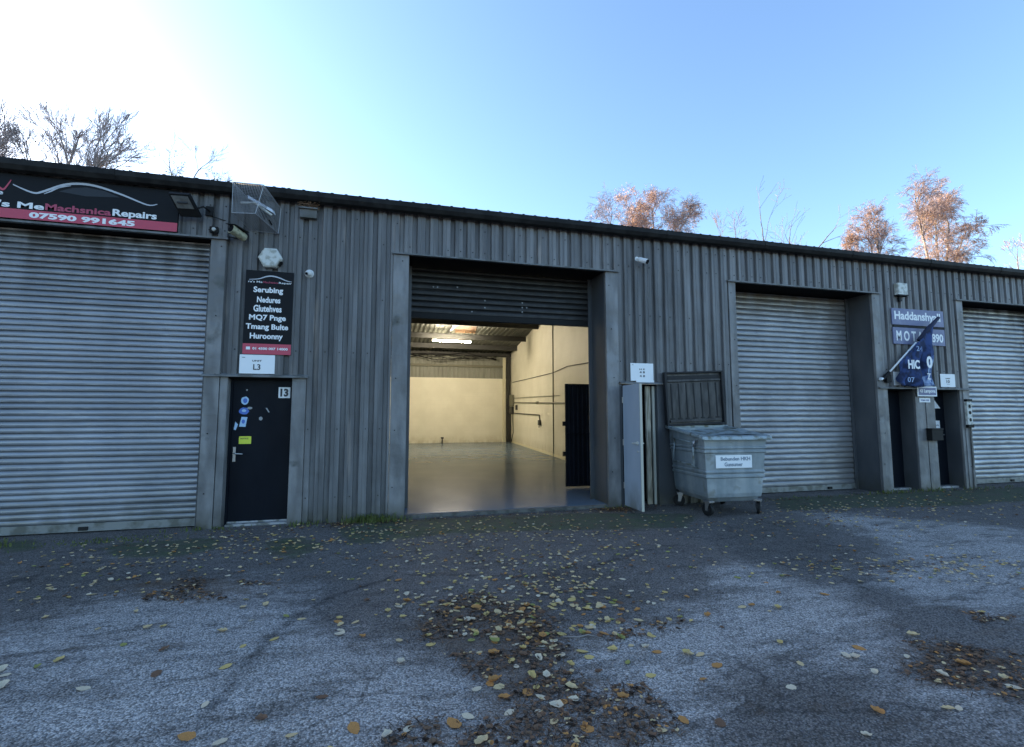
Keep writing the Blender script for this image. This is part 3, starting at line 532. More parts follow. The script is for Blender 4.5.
# inside the open unit
def rwx(y): return 5.05 + .0905 * y
q = MB(); q.hexa([(-1.0, .35, -.05), (rwx(.35), .35, -.05), (rwx(18.3), 18.3, -.05), (-1.0, 18.3, -.05), (-1.0, .35, .05), (rwx(.35), .35, .05), (rwx(18.3), 18.3, .05), (-1.0, 18.3, .05)]); q.box((.34, .02, -.05), (3.58, .349, .05)); fl = q.build('painted_floor', M['floor'], bd)
part_box('threshold', (.34, -.06, -.03), (3.58, .02, .046), M['concrete'])
def rz(y): return 4.62 + (y * .078 if y < RY else RY * .078 - (y - RY) * .052)
def gable(xf, t, m_):
    """a party wall whose top follows the pitched roof"""
    q = MB(); ys = [.05, RY, 18.3]; V = []
    for dx in (0, t):
        V += [(xf(y) + dx, y, 0) for y in ys] + [(xf(y) + dx, y, rz(y) + .05) for y in ys]
    q.add(V, [(0, 1, 4, 3), (1, 2, 5, 4), (6, 9, 10, 7), (7, 10, 11, 8), (3, 4, 10, 9), (4, 5, 11, 10), (0, 3, 9, 6), (2, 8, 11, 5)])
    return q.build('party_wall', m_, bd)
gable(rwx, .15, M['cream']); gable(lambda y: -1.15, .15, M['cream'])
q = MB(); q.box((-1.0, 18.1, 0), (rwx(18.1), 18.25, 3.46)); q.build('block_wall', M['cream'], bd)
q = MB(); pr = []; x = -1.0
while x < rwx(18.1): pr += [(x, 18.18), (x + .02, 18.15), (x + .11, 18.15), (x + .13, 18.18)]; x += .2
q.extrude(pr, 'z', 3.46, 4.9, closed=False); q.build('upper_back_cladding', M['upper'], bd, fix=False)
part_box('sheeting_rail', (-1, 18.02, 4.05), (rwx(18.0) - .3, 18.14, 4.17), M['backrail'])
part_box('eaves_beam', (-1, 17.75, 4.64), (rwx(17.7), 17.95, 4.80), M['purlin'])
part_box('steel_column', (6.42, 17.78, .05), (6.60, 17.95, 4.9), M['purlin'])
part_box('wall_pier', (6.25, 17.98, .05), (6.40, 18.1, 4.6), M['skirt'])
q = MB(); q.hexa([(rwx(2) - .02, 2, .05), (rwx(2), 2, .05), (rwx(17.7), 17.7, .05), (rwx(17.7) - .02, 17.7, .05), (rwx(2) - .02, 2, .13), (rwx(2), 2, .13), (rwx(17.7), 17.7, .13), (rwx(17.7) - .02, 17.7, .13)]); q.build('skirting', M['skirt'], bd)
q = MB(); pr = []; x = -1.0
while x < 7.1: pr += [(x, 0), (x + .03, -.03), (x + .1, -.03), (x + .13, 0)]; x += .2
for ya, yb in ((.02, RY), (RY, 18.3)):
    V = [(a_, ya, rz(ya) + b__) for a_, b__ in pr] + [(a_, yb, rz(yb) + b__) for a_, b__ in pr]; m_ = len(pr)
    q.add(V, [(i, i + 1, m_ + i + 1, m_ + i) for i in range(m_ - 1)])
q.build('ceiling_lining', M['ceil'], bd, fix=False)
for y in (1.8, 4.0, 6.2, 8.4, 11.2, 13.75, 16.0):
    z = rz(y) - .035; q = MB(); q.extrude([(y, z), (y + .07, z), (y + .07, z - .02), (y + .015, z - .02), (y + .015, z - .20), (y + .07, z - .20), (y + .07, z - .22), (y, z - .22)], 'x', -1.0, rwx(y)); q.build('purlin', M['purlin'], bd)
q = MB(); q.add([(2.75, 11.4, rz(11.4) - .05), (3.6, 11.4, rz(11.4) - .05), (3.85, 13.4, rz(13.4) - .05), (2.95, 13.4, rz(13.4) - .05)], [(0, 1, 2, 3)]); q.build('rusty_roof_patch', M['rust'], bd)
q = MB(); q.box((2.62, 11.2, rz(12.5) - .16), (2.74, 13.6, rz(12.5) - .06)); q.build('purlin_brace', M['purlin'], bd)
# loose cabling slung along the eaves beam
rr = random.Random(5)
for j in range(4):
    pts = [(-.8 + i * .55, 17.65 + rr.uniform(-.05, .05), 4.62 + .12 * math.sin(i * .9 + j * 1.7) + rr.uniform(-.04, .04) - .05 * j) for i in range(13)]
    q = MB(); q.tube(pts, .022, 6); q.build('slung_cable', M['black'], bd, smooth=True)
q = MB(); q.tube([(rwx(8.85) - .02, 8.85, .05), (rwx(8.85) - .02, 8.85, 5.1)], .018, 6); q.build('conduit', M['backrail'], bd)
q = MB(); q.tube([(rwx(17.4) - .02, 17.4, 3.22), (rwx(13) - .02, 13, 3.10), (rwx(8.9) - .02, 8.9, 3.0), (rwx(7) - .02, 7, 3.05), (rwx(4.5) - .02, 4.5, 2.92)], .014, 6); q.build('conduit', M['purlin'], bd)
q = MB(); q.tube([(rwx(17.3) - .03, 17.3, 2.15), (rwx(6) - .03, 6, 1.85)], .026, 6); q.tube([(rwx(11.5) - .03, 11.5, 2.0), (rwx(11.2) - .03, 11.2, 2.0)], .05, 8); q.build('conduit', M['backrail'], bd)
q = MB(); q.tube([(rwx(17.3) - .03, 17.3, 2.38), (rwx(8) - .03, 8, 2.16)], .012, 6); q.build('conduit', M['backrail'], bd)
q = MB(); q.tube([(rwx(17.3) - .03, 17.3, 1.6), (rwx(11) - .03, 11, 1.5), (rwx(10.9) - .03, 10.9, 1.25)], .022, 6); q.build('conduit', M['purlin'], bd)
# ribbed steel gate leaf inside, behind the bay's right jamb
gt = MB(); gx0, gx1, gy_ = 3.56, 4.5, 1.78
gt.box((gx0, gy_, .08), (gx0 + .03, gy_ + .05, 2.13)); gt.box((gx1 - .03, gy_, .08), (gx1, gy_ + .05, 2.13)); gt.box((gx0 + .03, gy_, 2.10), (gx1 - .03, gy_ + .05, 2.13)); gt.box((gx0 + .03, gy_, .08), (gx1 - .03, gy_ + .05, .11)); gt.box((gx0 + .03, gy_ - .012, 1.12), (gx1 - .03, gy_ + .02, 1.145))
gate = gt.build('gate_frame', M['gate'], bd, bevel=.003, label='ribbed dark navy steel gate leaf inside the bay')
q = MB(); pr = []; x = gx0 + .03
while x < gx1 - .04: pr += [(x, gy_ + .03), (x + .03, gy_ + .03), (x + .045, gy_ + .01), (x + .075, gy_ + .01), (x + .09, gy_ + .03)]; x += .1
q.extrude(pr, 'z', .11, 2.10, closed=False); q.build('ribbed_sheet', M['gate'], gate, fix=False)
for z in (.68, 1.28): part_box('hinge', (gx0 - .06, gy_ - .01, z), (gx0 - .001, gy_ + .04, z + .09), M['black'], gate)
# ---------------------------------------------------------------- signs and fittings on the wall
def board(name, x0, x1, z0, z1, y, m_, label, cat='sign', t=.02, bevel=.002, group=None):
    q = MB(); q.box((x0, y - t, z0), (x1, y, z1)); return q.build(name, m_, None, origin=((x0 + x1) / 2, y, z0), bevel=bevel, label=label, cat=cat, group=group)
fs = board('fascia_sign', -6.6, -2.745, 3.965, 4.545, -.047, M['signblack'], 'wide black fascia sign with car outline, phone number and red band above the left shutter', t=.03)
yy = -.0775
q = MB(); q.box((-6.6, yy - .003, 3.968), (-2.747, yy, 4.09)); q.build('red_band', M['signred'], fs)
text("ra's Me", -4.90, -4.235, 4.105, 4.19, yy - .001, M['signwhite'], fs, bold=.03)

text("Machsnica", -4.225, -3.51, 4.108, 4.195, yy - .001, M['darkred'], fs, bold=.03)
text("Repairs", -3.495, -2.99, 4.085, 4.205, yy - .001, M['signwhite'], fs, bold=.03)
text("07590 991645", -4.385, -3.235, 3.988, 4.066, yy - .004, M['signwhite'], fs, bold=.045)
def swoosh(pts, w_, m_, name='car_outline'):
    q = MB(); n_ = len(pts); top = []; bot = []
    P_ = [Vector((p[0], 0, p[1])) for p in pts]
    # Catmull-Rom
    S = []
    for i in range(n_ - 1):
        p0, p1, p2, p3 = P_[max(i - 1, 0)], P_[i], P_[i + 1], P_[min(i + 2, n_ - 1)]
        for k_ in range(5):
            t = k_ / 5; S.append(.5 * ((2 * p1) + (-p0 + p2) * t + (2 * p0 - 5 * p1 + 4 * p2 - p3) * t * t + (-p0 + 3 * p1 - 3 * p2 + p3) * t ** 3))
    S.append(P_[-1]); m2 = len(S)
    V = []
    for i, p in enumerate(S):
        d = (S[min(i + 1, m2 - 1)] - S[max(i - 1, 0)]).normalized(); nn = Vector((-d.z, 0, d.x)); ww = w_ * (.35 + .65 * math.sin(math.pi * min(1, max(0, i / (m2 - 1))))) / 2
        V += [(p.x + nn.x * ww, yy - .002, p.z + nn.z * ww), (p.x - nn.x * ww, yy - .002, p.z - nn.z * ww)]
    q.add(V, [(2 * i, 2 * i + 1, 2 * i + 3, 2 * i + 2) for i in range(m2 - 1)]); return q.build(name, m_, fs)
swoosh([(-4.579, 4.404), (-4.47, 4.355), (-4.355, 4.319), (-4.273, 4.342), (-4.078, 4.45), (-3.94, 4.492), (-3.777, 4.500), (-3.608, 4.470), (-3.378, 4.40), (-3.109, 4.304), (-2.994, 4.325)], .030, M['signgrey'])
swoosh([(-4.25, 4.318), (-4.179, 4.362), (-4.098, 4.42), (-3.971, 4.462)], .018, M['signgrey'])
q = MB(); q.add([(-4.1, yy - .001, 4.37), (-3.95, yy - .001, 4.435), (-3.8, yy - .001, 4.46), (-3.6, yy - .001, 4.435), (-3.42, yy - .001, 4.37), (-3.8, yy - .001, 4.34)], [(0, 5, 4, 3, 2, 1)]); q.build('car_panel', M['signsheen'], fs)
swoosh([(-4.95, 4.40), (-4.83, 4.33), (-4.72, 4.345), (-4.666, 4.33), (-4.60, 4.46)], .028, M['signred'], 'red_mark')
text('ce', -4.80, -4.67, 4.26, 4.30, yy - .001, M['signwhite'], fs)

sb = board('services_board', -1.885, -1.268, 2.335, 3.52, -.048, M['signblack'], 'tall black services board with white list and red foot above the number 13 door', t=.012)
y2 = -.0605
q = MB(); q.box((-1.883, y2 - .002, 2.338), (-1.27, y2, 2.485)); q.build('red_band', M['signred'], sb)
for s, x0, x1, z0, z1 in (("Serubing", -1.78, -1.40, 3.185, 3.29), ("Nedures", -1.73, -1.43, 3.065, 3.15), ("Glutehves", -1.77, -1.41, 2.935, 3.03), ("MQ7 Pnge", -1.82, -1.35, 2.795, 2.895), ("Tmang Bulte", -1.855, -1.315, 2.665, 2.765), ("Huroonny", -1.80, -1.38, 2.53, 2.635)):
    text(s, x0, x1, z0, z1, y2 - .0005, M['signwhite'], sb, bold=.03)
text("01 4500 007 14000", -1.76, -1.31, 2.40, 2.435, y2 - .003, M['signwhite'], sb, bold=.03)
text("Machsnica", -1.66, -1.47, 3.345, 3.372, y2 - .0005, M['darkred'], sb)
text("ra's Me", -1.85, -1.67, 3.345, 3.372, y2 - .0005, M['signwhite'], sb); text("Repair", -1.46, -1.29, 3.34, 3.372, y2 - .0005, M['signwhite'], sb)
_fs, _yy = fs, yy; fs, yy = sb, y2
swoosh([(-1.84, 3.385), (-1.72, 3.40), (-1.62, 3.44), (-1.54, 3.45), (-1.45, 3.43), (-1.36, 3.395), (-1.29, 3.385)], .018, M['signgrey']); fs, yy = _fs, _yy
q = MB(); q.box((-1.84, y2 - .004, 2.40), (-1.79, y2 - .002, 2.44)); q.build('phone_icon', M['signwhite'], sb)

def plate(x0, x1, z0, z1, label, rows, group, y=-.048):
    o = board('unit_plate', x0, x1, z0, z1, y, M['signwhite'], label, 'sign', t=.008, group=group)
    for s, a_, b_, c_, d_ in rows: text(s, a_, b_, c_, d_, y - .0095, M['ink'], o, bold=.02)
    return o
PG = 'white unit number plates over the doors'
plate(-1.915, -1.47, 2.068, 2.33, 'white unit plate under the black services board on the door ledge', (("UNIT", -1.755, -1.635, 2.235, 2.258), ("L3", -1.74, -1.65, 2.12, 2.20), ("~~", -1.885, -1.845, 2.285, 2.295)), PG)
p15 = plate(4.02, 4.45, 2.075, 2.375, 'white unit plate above the open blue-grey door leaf', (("H E", 4.185, 4.285, 2.26, 2.285), ("4 8", 4.185, 4.285, 2.205, 2.24), ("4 8", 4.185, 4.285, 2.14, 2.175), ("~~", 4.045, 4.075, 2.34, 2.35)), PG)
q = MB(); q.box((4.12, -.062, 2.03), (4.455, -.047, 2.085)); q.build('plate_foot', M['signwhite'], p15)
plate(11.08, 11.49, 2.075, 2.345, 'white unit plate over the right one of the paired doors', (("UNIT", 11.22, 11.35, 2.24, 2.262), ("10", 11.24, 11.33, 2.16, 2.22), ("~~", 11.24, 11.33, 2.13, 2.14)), PG)
plate(9.82, 10.0, 2.09, 2.36, 'small white plate beside the flagpole foot over the paired doors', (("9", 9.87, 9.94, 2.16, 2.24),), PG)

VG = 'violet blue garage sign boards'
v1 = board('garage_sign', 9.865, 11.275, 3.32, 3.655, -.048, M['signblue'], 'upper violet blue sign board with a long condensed white name', group=VG)
text("Haddanshyall", 9.93, 11.18, 3.375, 3.60, -.069, M['signwhite'], v1, bold=.03)
v2 = board('garage_sign', 9.87, 11.275, 2.925, 3.265, -.048, M['signblue'], 'lower violet blue sign board reading MOT behind the flag', group=VG)
text("M O T A", 9.95, 10.66, 2.99, 3.20, -.069, M['signwhite'], v2, bold=.03); text("890", 10.90, 11.22, 2.99, 3.17, -.069, M['signwhite'], v2, bold=.03)
q = MB(); q.box((9.9, -.06, 3.272), (11.25, -.048, 3.312)); q.build('name_strip', M['gutter'], v2)
b1 = board('small_blue_sign', 10.365, 10.885, 1.875, 2.075, -.088, M['signwhite'], 'small white framed blue lettered sign on the pillar between the paired doors', t=.012)
q = MB(); q.box((10.39, -.102, 1.90), (10.86, -.1005, 2.05)); q.build('blue_panel', M['signblue'], b1); text("43 Lampona", 10.42, 10.84, 1.93, 2.02, -.103, M['signwhite'], b1, bold=.03)
b2 = board('small_white_notice', 10.47, 10.76, 1.755, 1.845, -.044, M['signwhite'], 'narrow white notice just below the small blue lettered sign', t=.006); text("TSM HSE", 10.50, 10.73, 1.78, 1.815, -.051, M['inkblue'], b2)

# letter box and meter box
q = MB(); q.box((10.60, -.15, .99), (10.90, -.043, 1.22)); q.box((10.59, -.16, 1.20), (10.91, -.043, 1.235)); lb = q.build('letter_box', M['black'], None, origin=(10.75, -.043, .99), bevel=.006, label='black letter box on the pillar between the paired doors', cat='letter box')
q = MB(); q.box((10.65, -.154, 1.13), (10.85, -.151, 1.15)); q.build('slot', M['gutter'], lb)
q = MB(); q.box((11.70, -.10, 1.30), (11.84, -.046, 1.80)); mb_ = q.build('meter_box', M['aged_white'], None, origin=(11.77, -.046, 1.3), bevel=.008, label='worn stained meter box on the jamb beside the far right shutter', cat='meter box')
q = MB(); q.box((11.69, -.11, 1.78), (11.85, -.046, 1.83)); q.box((11.69, -.11, 1.24), (11.85, -.046, 1.30)); q.build('bracket', M['black'], mb_, bevel=.004)
q = MB()
for z in (1.4, 1.55, 1.68): q.extrude(blob(11.77, z, .035, .04, 8, sd=int(z * 10)), 'y', -.104, -.1005)
q.build('stains', M['black'], mb_)
q = MB(); q.tube([(11.79, -.075, 1.24), (11.80, -.07, .8), (11.78, -.07, .0)], .014, 6); q.build('pipe', M['flash'], mb_)

# flag on a slanting pole
fp = empty('flag', (9.60, -.04, 2.2), 'blue advertising flag on a pole slanting up from the ledge over the paired doors', 'flag')
B0, B1 = Vector((9.50, -.10, 2.215)), Vector((10.86, -.25, 3.47))
q = MB(); q.tube([B0, B0.lerp(B1, .58)], .017, 8); q.build('pole', M['signwhite'], fp, smooth=True)
q = MB(); q.tube([B0.lerp(B1, .26 * 0 + .62), B0.lerp(B1, .8), B1], [.03, .05, .03], 10); q.build('sleeve', M['flagdark'], fp, smooth=True)
q = MB(); q.tube([B0 - Vector((.04, 0, .03)), B0.lerp(B1, .10)], .032, 8); q.box((9.56, -.12, 2.14), (9.68, -.033, 2.3)); q.build('pole_bracket', M['black'], fp)
q = MB(); q.tube([B0 - Vector((.09, 0, .01)), B0 - Vector((.03, 0, .01))], .03, 8); q.build('pole_end', M['signwhite'], fp)
NU, NV = 22, 20; V = []
top = [B0.lerp(B1, .27 + .60 * i / NU) for i in range(NU + 1)]
for i in range(NU + 1):
    u = i / NU
    xb = 9.82 + (10.62 - 9.82) * u; zb = 2.068 + .02 * math.sin(u * 9)
    for j in range(NV + 1):
        v = j / NV; p = top[i]
        xx = p.x + (xb - p.x) * v ** (.55 + .3 * (1 - u)); z = p.z + (zb - p.z) * v
        y = p.y - .03 + .06 * math.sin(u * 19 + v * 3.2) * v ** .6 + .045 * math.sin(u * 8 - v * 7) * v + .02 * math.sin(u * 31 + v * 11)
        V.append((xx, y, z))
q = MB(); F_ = [(i * (NV + 1) + j, (i + 1) * (NV + 1) + j, (i + 1) * (NV + 1) + j + 1, i * (NV + 1) + j + 1) for i in range(NU) for j in range(NV)]
q.add(V, F_)
for k_, f_ in enumerate(F_):
    i, j = divmod(k_, NV); q.mi[k_] = 1 if (i > 17 and j > 9) or (i > 13 and j > 15) else 0
cloth = q.build('cloth', [M['flagblue'], M['flaglight']], fp, smooth=True, fix=False)
sm = cloth.modifiers.new('thick', 'SOLIDIFY'); sm.thickness = .004
text("HIC", 9.90, 10.20, 2.40, 2.58, -.29, M['signwhite'], fp, bold=.04); text("0", 10.33, 10.48, 2.42, 2.66, -.33, M['signwhite'], fp, bold=.04)
text("07", 9.90, 10.08, 2.14, 2.24, -.26, M['flaglight'], fp); text("Z", 10.36, 10.46, 2.2, 2.32, -.30, M['signwhite'], fp); text("24", 10.16, 10.32, 2.76, 2.86, -.28, M['flaglight'], fp)

# floodlight over the sign
fo = empty('floodlight', (-2.5, -.04, 4.2), 'black square floodlight tilted down beside the wide fascia sign', 'floodlight')
a_, b_, c_, d_ = Vector((-2.77, -.36, 4.38)), Vector((-2.53, -.36, 4.39)), Vector((-2.44, -.17, 4.16)), Vector((-2.68, -.17, 4.15))
nn = (b_ - a_).cross(d_ - a_).normalized(); nn = nn if nn.y < 0 else -nn
bk = -nn * .07
q = MB(); q.hexa([a_, b_, c_, d_, a_ + bk, b_ + bk, c_ + bk, d_ + bk]); q.build('housing', M['black'], fo, bevel=.006)
def lp(u, v, w_): return a_.lerp(b_, u).lerp(d_.lerp(c_, u), v) + nn * w_
q = MB(); q.hexa([lp(.1, .08, .002), lp(.9, .08, .002), lp(.9, .62, .002), lp(.1, .62, .002), lp(.1, .08, .006), lp(.9, .08, .006), lp(.9, .62, .006), lp(.1, .62, .006)]); gl = q.build('glass', M['floodpane'], fo)
q = MB(); q.tube([lp(.25, .35, .012), lp(.75, .35, .012)], .012, 6); q.build('tube', M['floodglass'], fo)
q = MB(); q.tube([(-2.48, -.22, 4.26), (-2.40, -.22, 4.30), (-2.36, -.035, 4.30)], .012, 6); q.box((-2.42, -.075, 4.24), (-2.33, -.047, 4.37)); q.tube([(-2.36, -.06, 4.24), (-2.2, -.05, 4.20), (-2.17, -.04, 4.2)], .006, 5); q.build('bracket', M['black'], fo)

# small junction box with glass eye
q = MB(); q.box((-2.36, -.085, 4.0), (-2.25, -.047, 4.09)); jb = q.build('sensor_box', M['black'], None, origin=(-2.3, -.047, 4.0), bevel=.01, label='tiny black sensor with glass eye between floodlight and caged lamp', cat='sensor')
q = MB(); q.tube([(-2.30, -.085, 4.045), (-2.30, -.10, 4.045)], .026, 12); q.build('eye', M['aged_white'], jb, smooth=True)

# old bullet camera looking left
oc = empty('security_camera', (-1.97, -.04, 3.95), 'old yellowed camera with a dark lens just above the shutter corner, under the caged lamp', 'camera')
q = MB(); q.tube([(-2.03, -.30, 4.0), (-1.90, -.14, 3.94)], .062, 16, .055); cb = q.build('body', M['yellowed'], oc, smooth=False, bevel=.003)
q = MB(); q.tube([(-2.034, -.305, 4.002), (-2.026, -.295, 3.998)], .050, 16); q.build('lens', M['lens'], oc)
q = MB(); q.tube([(-1.93, -.18, 3.97), (-1.93, -.12, 4.03), (-1.93, -.047, 4.03)], .018, 8); q.box((-1.97, -.05, 3.98), (-1.89, -.047, 4.08)); q.build('bracket', M['black'], oc)
q = MB(); q.hexa([(-2.10, -.30, 4.065), (-1.97, -.34, 4.05), (-1.83, -.20, 4.0), (-1.93, -.14, 4.02), (-2.10, -.30, 4.072), (-1.97, -.34, 4.057), (-1.83, -.20, 4.007), (-1.93, -.14, 4.027)]); q.build('sun_shield', M['gutter'], oc)
q = MB(); q.tube([(-2.12, -.06, 3.965), (-1.99, -.08, 3.945)], .01, 6); q.build('cable', M['black'], oc)

# caged lamp under the gutter
cg = empty('caged_lamp', (-1.75, -.04, 4.1), 'white strip lamp inside a wire mesh cage hung under the gutter', 'lamp')
Y_ = -.45
c = dict(tl=(-1.99, Y_, 4.585), tr=(-1.62, Y_, 4.592), bl=(-1.985, Y_, 4.165), br=(-1.705, Y_, 4.185), wtl=(-1.86, -.047, 4.50), wtr=(-1.478, -.047, 4.45), wbr=(-1.497, -.047, 4.08), wbl=(-1.845, -.047, 4.09))
def panel(A, B, C_, D_, na, nb, r=.0026):
    A, B, C_, D_ = map(Vector, (A, B, C_, D_)); q = MB()
    for i in range(na + 1): t = i / na; q.tube([A.lerp(B, t), D_.lerp(C_, t)], r, 3, cap=False)
    for i in range(nb + 1): t = i / nb; q.tube([A.lerp(D_, t), B.lerp(C_, t)], r, 3, cap=False)
    return q
for P4, na, nb in (((c['tl'], c['tr'], c['br'], c['bl']), 18, 20), ((c['tr'], c['wtr'], c['wbr'], c['br']), 18, 18), ((c['tl'], c['wtl'], c['wbl'], c['bl']), 14, 16), ((c['bl'], c['br'], c['wbr'], c['wbl']), 14, 16)):
    panel(*P4, na, nb).build('mesh_panel', M['wire'], cg, fix=False)
q = MB()
for a1, b1_ in (('tl', 'tr'), ('tr', 'br'), ('br', 'bl'), ('bl', 'tl'), ('tr', 'wtr'), ('br', 'wbr'), ('bl', 'wbl'), ('tl', 'wtl'), ('wtr', 'wbr'), ('wbr', 'wbl')): q.tube([c[a1], c[b1_]], .006, 5)
q.build('cage_frame', M['wire'], cg)
q = MB(); q.hexa([(-1.86, -.30, 4.50), (-1.54, -.30, 4.33), (-1.52, -.22, 4.33), (-1.84, -.22, 4.50), (-1.84, -.32, 4.44), (-1.52, -.32, 4.27), (-1.50, -.22, 4.27), (-1.82, -.22, 4.44)]); q.build('lamp_body', M['reflector'], cg, bevel=.01)
q = MB(); q.tube([(-1.93, -.3, 4.37), (-1.75, -.3, 4.39), (-1.54, -.3, 4.24)], .018, 8); q.build('tube_guard', M['aged_white'], cg, smooth=True)
q = MB(); q.tube([(-1.70, -.27, 4.35), (-1.68, -.047, 4.28)], .015, 6); q.tube([(-1.68, -.30, 4.33), (-1.55, -.2, 4.14)], .012, 6); q.build('bracket', M['black'], cg)

# alarm sounder, hexagon
def prism(cx_, cz, rx, rz_, y0, y1, n_=6, a0=0, m_=M['white'], taper=.85, **k):
    q = MB(); V = []
    for y, s_ in ((y1, 1), (y0 + .02, 1), (y0, taper)): V += [(cx_ + rx * s_ * math.cos(a0 + 2 * math.pi * i / n_), y, cz + rz_ * s_ * math.sin(a0 + 2 * math.pi * i / n_)) for i in range(n_)]
    F_ = [tuple(range(n_)), tuple(range(2 * n_, 3 * n_))[::-1]] + [(a + i, a + (i + 1) % n_, a + n_ + (i + 1) % n_, a + n_ + i) for a in (0, n_) for i in range(n_)]
    q.add(V, F_); return q.build(k.pop('name'), m_, k.pop('parent', None), **k)
al = prism(-1.575, 3.70, .16, .158, -.13, -.047, name='alarm_sounder', m_=M['aged_white'], origin=(-1.575, -.047, 3.55), bevel=.006, label='white hexagonal alarm sounder above the tall black services board', cat='alarm')
q = MB()
for k_ in range(5): q.box((-1.475 + .0 * k_, -.122, 3.60 + k_ * .012), (-1.44 + .006 * k_, -.055, 3.604 + k_ * .012))
q.build('sounder_slots', M['gutter'], al)
# square alarm, far right
al2 = board('alarm_sounder', 9.99, 10.24, 3.915, 4.165, -.05, M['aged_white'], 'white rectangular alarm box above the violet blue sign boards', 'alarm', t=.09, bevel=.012)
q = MB(); q.box((9.985, -.145, 3.90), (10.245, -.05, 3.925)); q.box((10.07, -.09, 3.80), (10.13, -.047, 3.90)); q.build('strobe', M['black'], al2)
# nest vent
nv = board('wall_vent', -1.215, -.985, 4.33, 4.48, -.047, M['flash'], 'grey box vent with a rough clogged top under the gutter', 'vent', t=.07, bevel=.004)
q = MB(); rr = random.Random(2)
for k_ in range(120):
    x, z, y = rr.uniform(-1.21, -.98), rr.uniform(4.475, 4.575), rr.uniform(-.15, -.05); d = Vector((rr.uniform(-1, 1), rr.uniform(-.5, .5), rr.uniform(-.5, .5))).normalized() * .05
    q.tube([Vector((x, y, z)) - d, Vector((x, y, z)) + d], .0045, 3)
q.build('nest_twigs', M['litter1'], nv)
q = MB(); q.box((-1.225, -.15, 4.455), (-.975, -.047, 4.475)); q.build('vent_hood', M['flash'], nv)
# dome camera
dm = prism(-1.064, 3.525, .062, .062, -.07, -.047, 20, name='dome_camera', origin=(-1.064, -.047, 3.52), label='small white dome camera right of the tall black services board', cat='camera')
q = MB()
for i in range(6):
    pass
V = []; F_ = []
for i in range(7):
    a = i / 6 * math.pi / 2
    for j in range(16): V.append((-1.064 + .048 * math.cos(a) * math.cos(j * math.pi / 8), -.07 - .048 * math.sin(a), 3.525 + .048 * math.cos(a) * math.sin(j * math.pi / 8)))
for i in range(6): F_ += [(i * 16 + j, i * 16 + (j + 1) % 16, (i + 1) * 16 + (j + 1) % 16, (i + 1) * 16 + j) for j in range(16)]
q.add(V, F_); q.build('ball', M['white'], dm, smooth=True)
q = MB(); q.tube([(-1.092, -.105, 3.512), (-1.098, -.114, 3.508)], .02, 12); q.build('lens', M['lens'], dm)
# bullet camera
bc = empty('bullet_camera', (4.22, -.04, 4.15), 'small white bullet camera on the bare cladding right of the open bay', 'camera')
q = MB(); q.tube([(4.19, -.12, 4.155), (4.27, -.24, 4.09)], .045, 14); q.build('body', M['white'], bc, bevel=.003)
q = MB(); q.tube([(4.271, -.2415, 4.089), (4.278, -.252, 4.083)], .037, 14); q.build('lens', M['lens'], bc)
q = MB(); q.tube([(4.19, -.04, 4.19), (4.19, -.05, 4.19)], .04, 12); q.tube([(4.19, -.05, 4.19), (4.2, -.14, 4.15)], .014, 8); q.build('bracket', M['white'], bc)

# ---------------------------------------------------------------- inside the bay
tl = empty('strip_light', (2.77, 13, 4.6), 'long white strip light glowing under the bay ceiling', 'light')
q = MB(); q.box((1.95, 12.97, 4.665), (3.60, 13.03, 4.71)); q.build('batten', M['white'], tl)
em = mat('lit_tube', (1.0, .96, .84), .5, emit=EMIT)
q = MB(); q.tube([(1.97, 13, 4.635), (3.58, 13, 4.635)], .035, 12); q.build('tube', em, tl, smooth=True)
for x in (2.2, 3.35):
    q = MB(); q.tube([(x, 13, 4.71), (x, 13, rz(13) - .03)], .005, 5); q.build('hanger', M['purlin'], tl)
eb = empty('electrical_box', (6.6, 17.4, 1.6), 'grey electrical box with drooping cables at the back corner of the bay', 'electrical box')
X = rwx(17.2)
q = MB(); q.box((X - .14, 16.9, 1.95), (X - .005, 17.5, 2.55)); q.build('cover', M['backrail'], eb, bevel=.01)
q = MB(); q.box((X - .16, 16.95, 1.55), (X - .005, 17.45, 1.93)); q.build('fuse_box', M['purlin'], eb, bevel=.01)
q = MB(); q.tube([(X - .1, 17.3, 1.55), (X - .1, 17.35, .5), (X - .12, 17.2, .07)], .025, 6); q.tube([(X - .08, 17.0, 1.55), (X - .05, 17.0, .6), (X - .12, 17.15, .08)], .02, 6); q.build('drooping_cable', M['black'], eb, smooth=True)
sk = rwx(10.9) - .03
q = MB(); q.box((sk - .06, 10.78, 1.10), (sk, 11.0, 1.30)); q.tube([(sk - .03, 10.9, 1.10), (sk - .04, 10.9, 1.0)], .02, 6); q.build('wall_socket', M['purlin'], None, origin=(sk, 10.9, 1.1), bevel=.006, label='dark wall socket at the end of the lower conduit in the bay', cat='socket')
q = MB(); q.box((rwx(16) - .08, 15.9, 1.75), (rwx(16) - .01, 16.1, 2.0)); q.build('wall_switch', M['purlin'], None, origin=(rwx(16), 16, 1.75), bevel=.006, label='dark isolator switch on the bay wall just right of the electrical box', cat='switch')
q = MB(); q.tube([(3.0, 17.9, .05), (3.0, 17.9, .33)], .03, 8); q.box((2.93, 17.86, .28), (3.07, 17.94, .36)); q.build('pipe_stub', M['purlin'], None, origin=(3.0, 17.9, .05), label='short dark pipe stub standing by the back wall of the bay', cat='pipe')

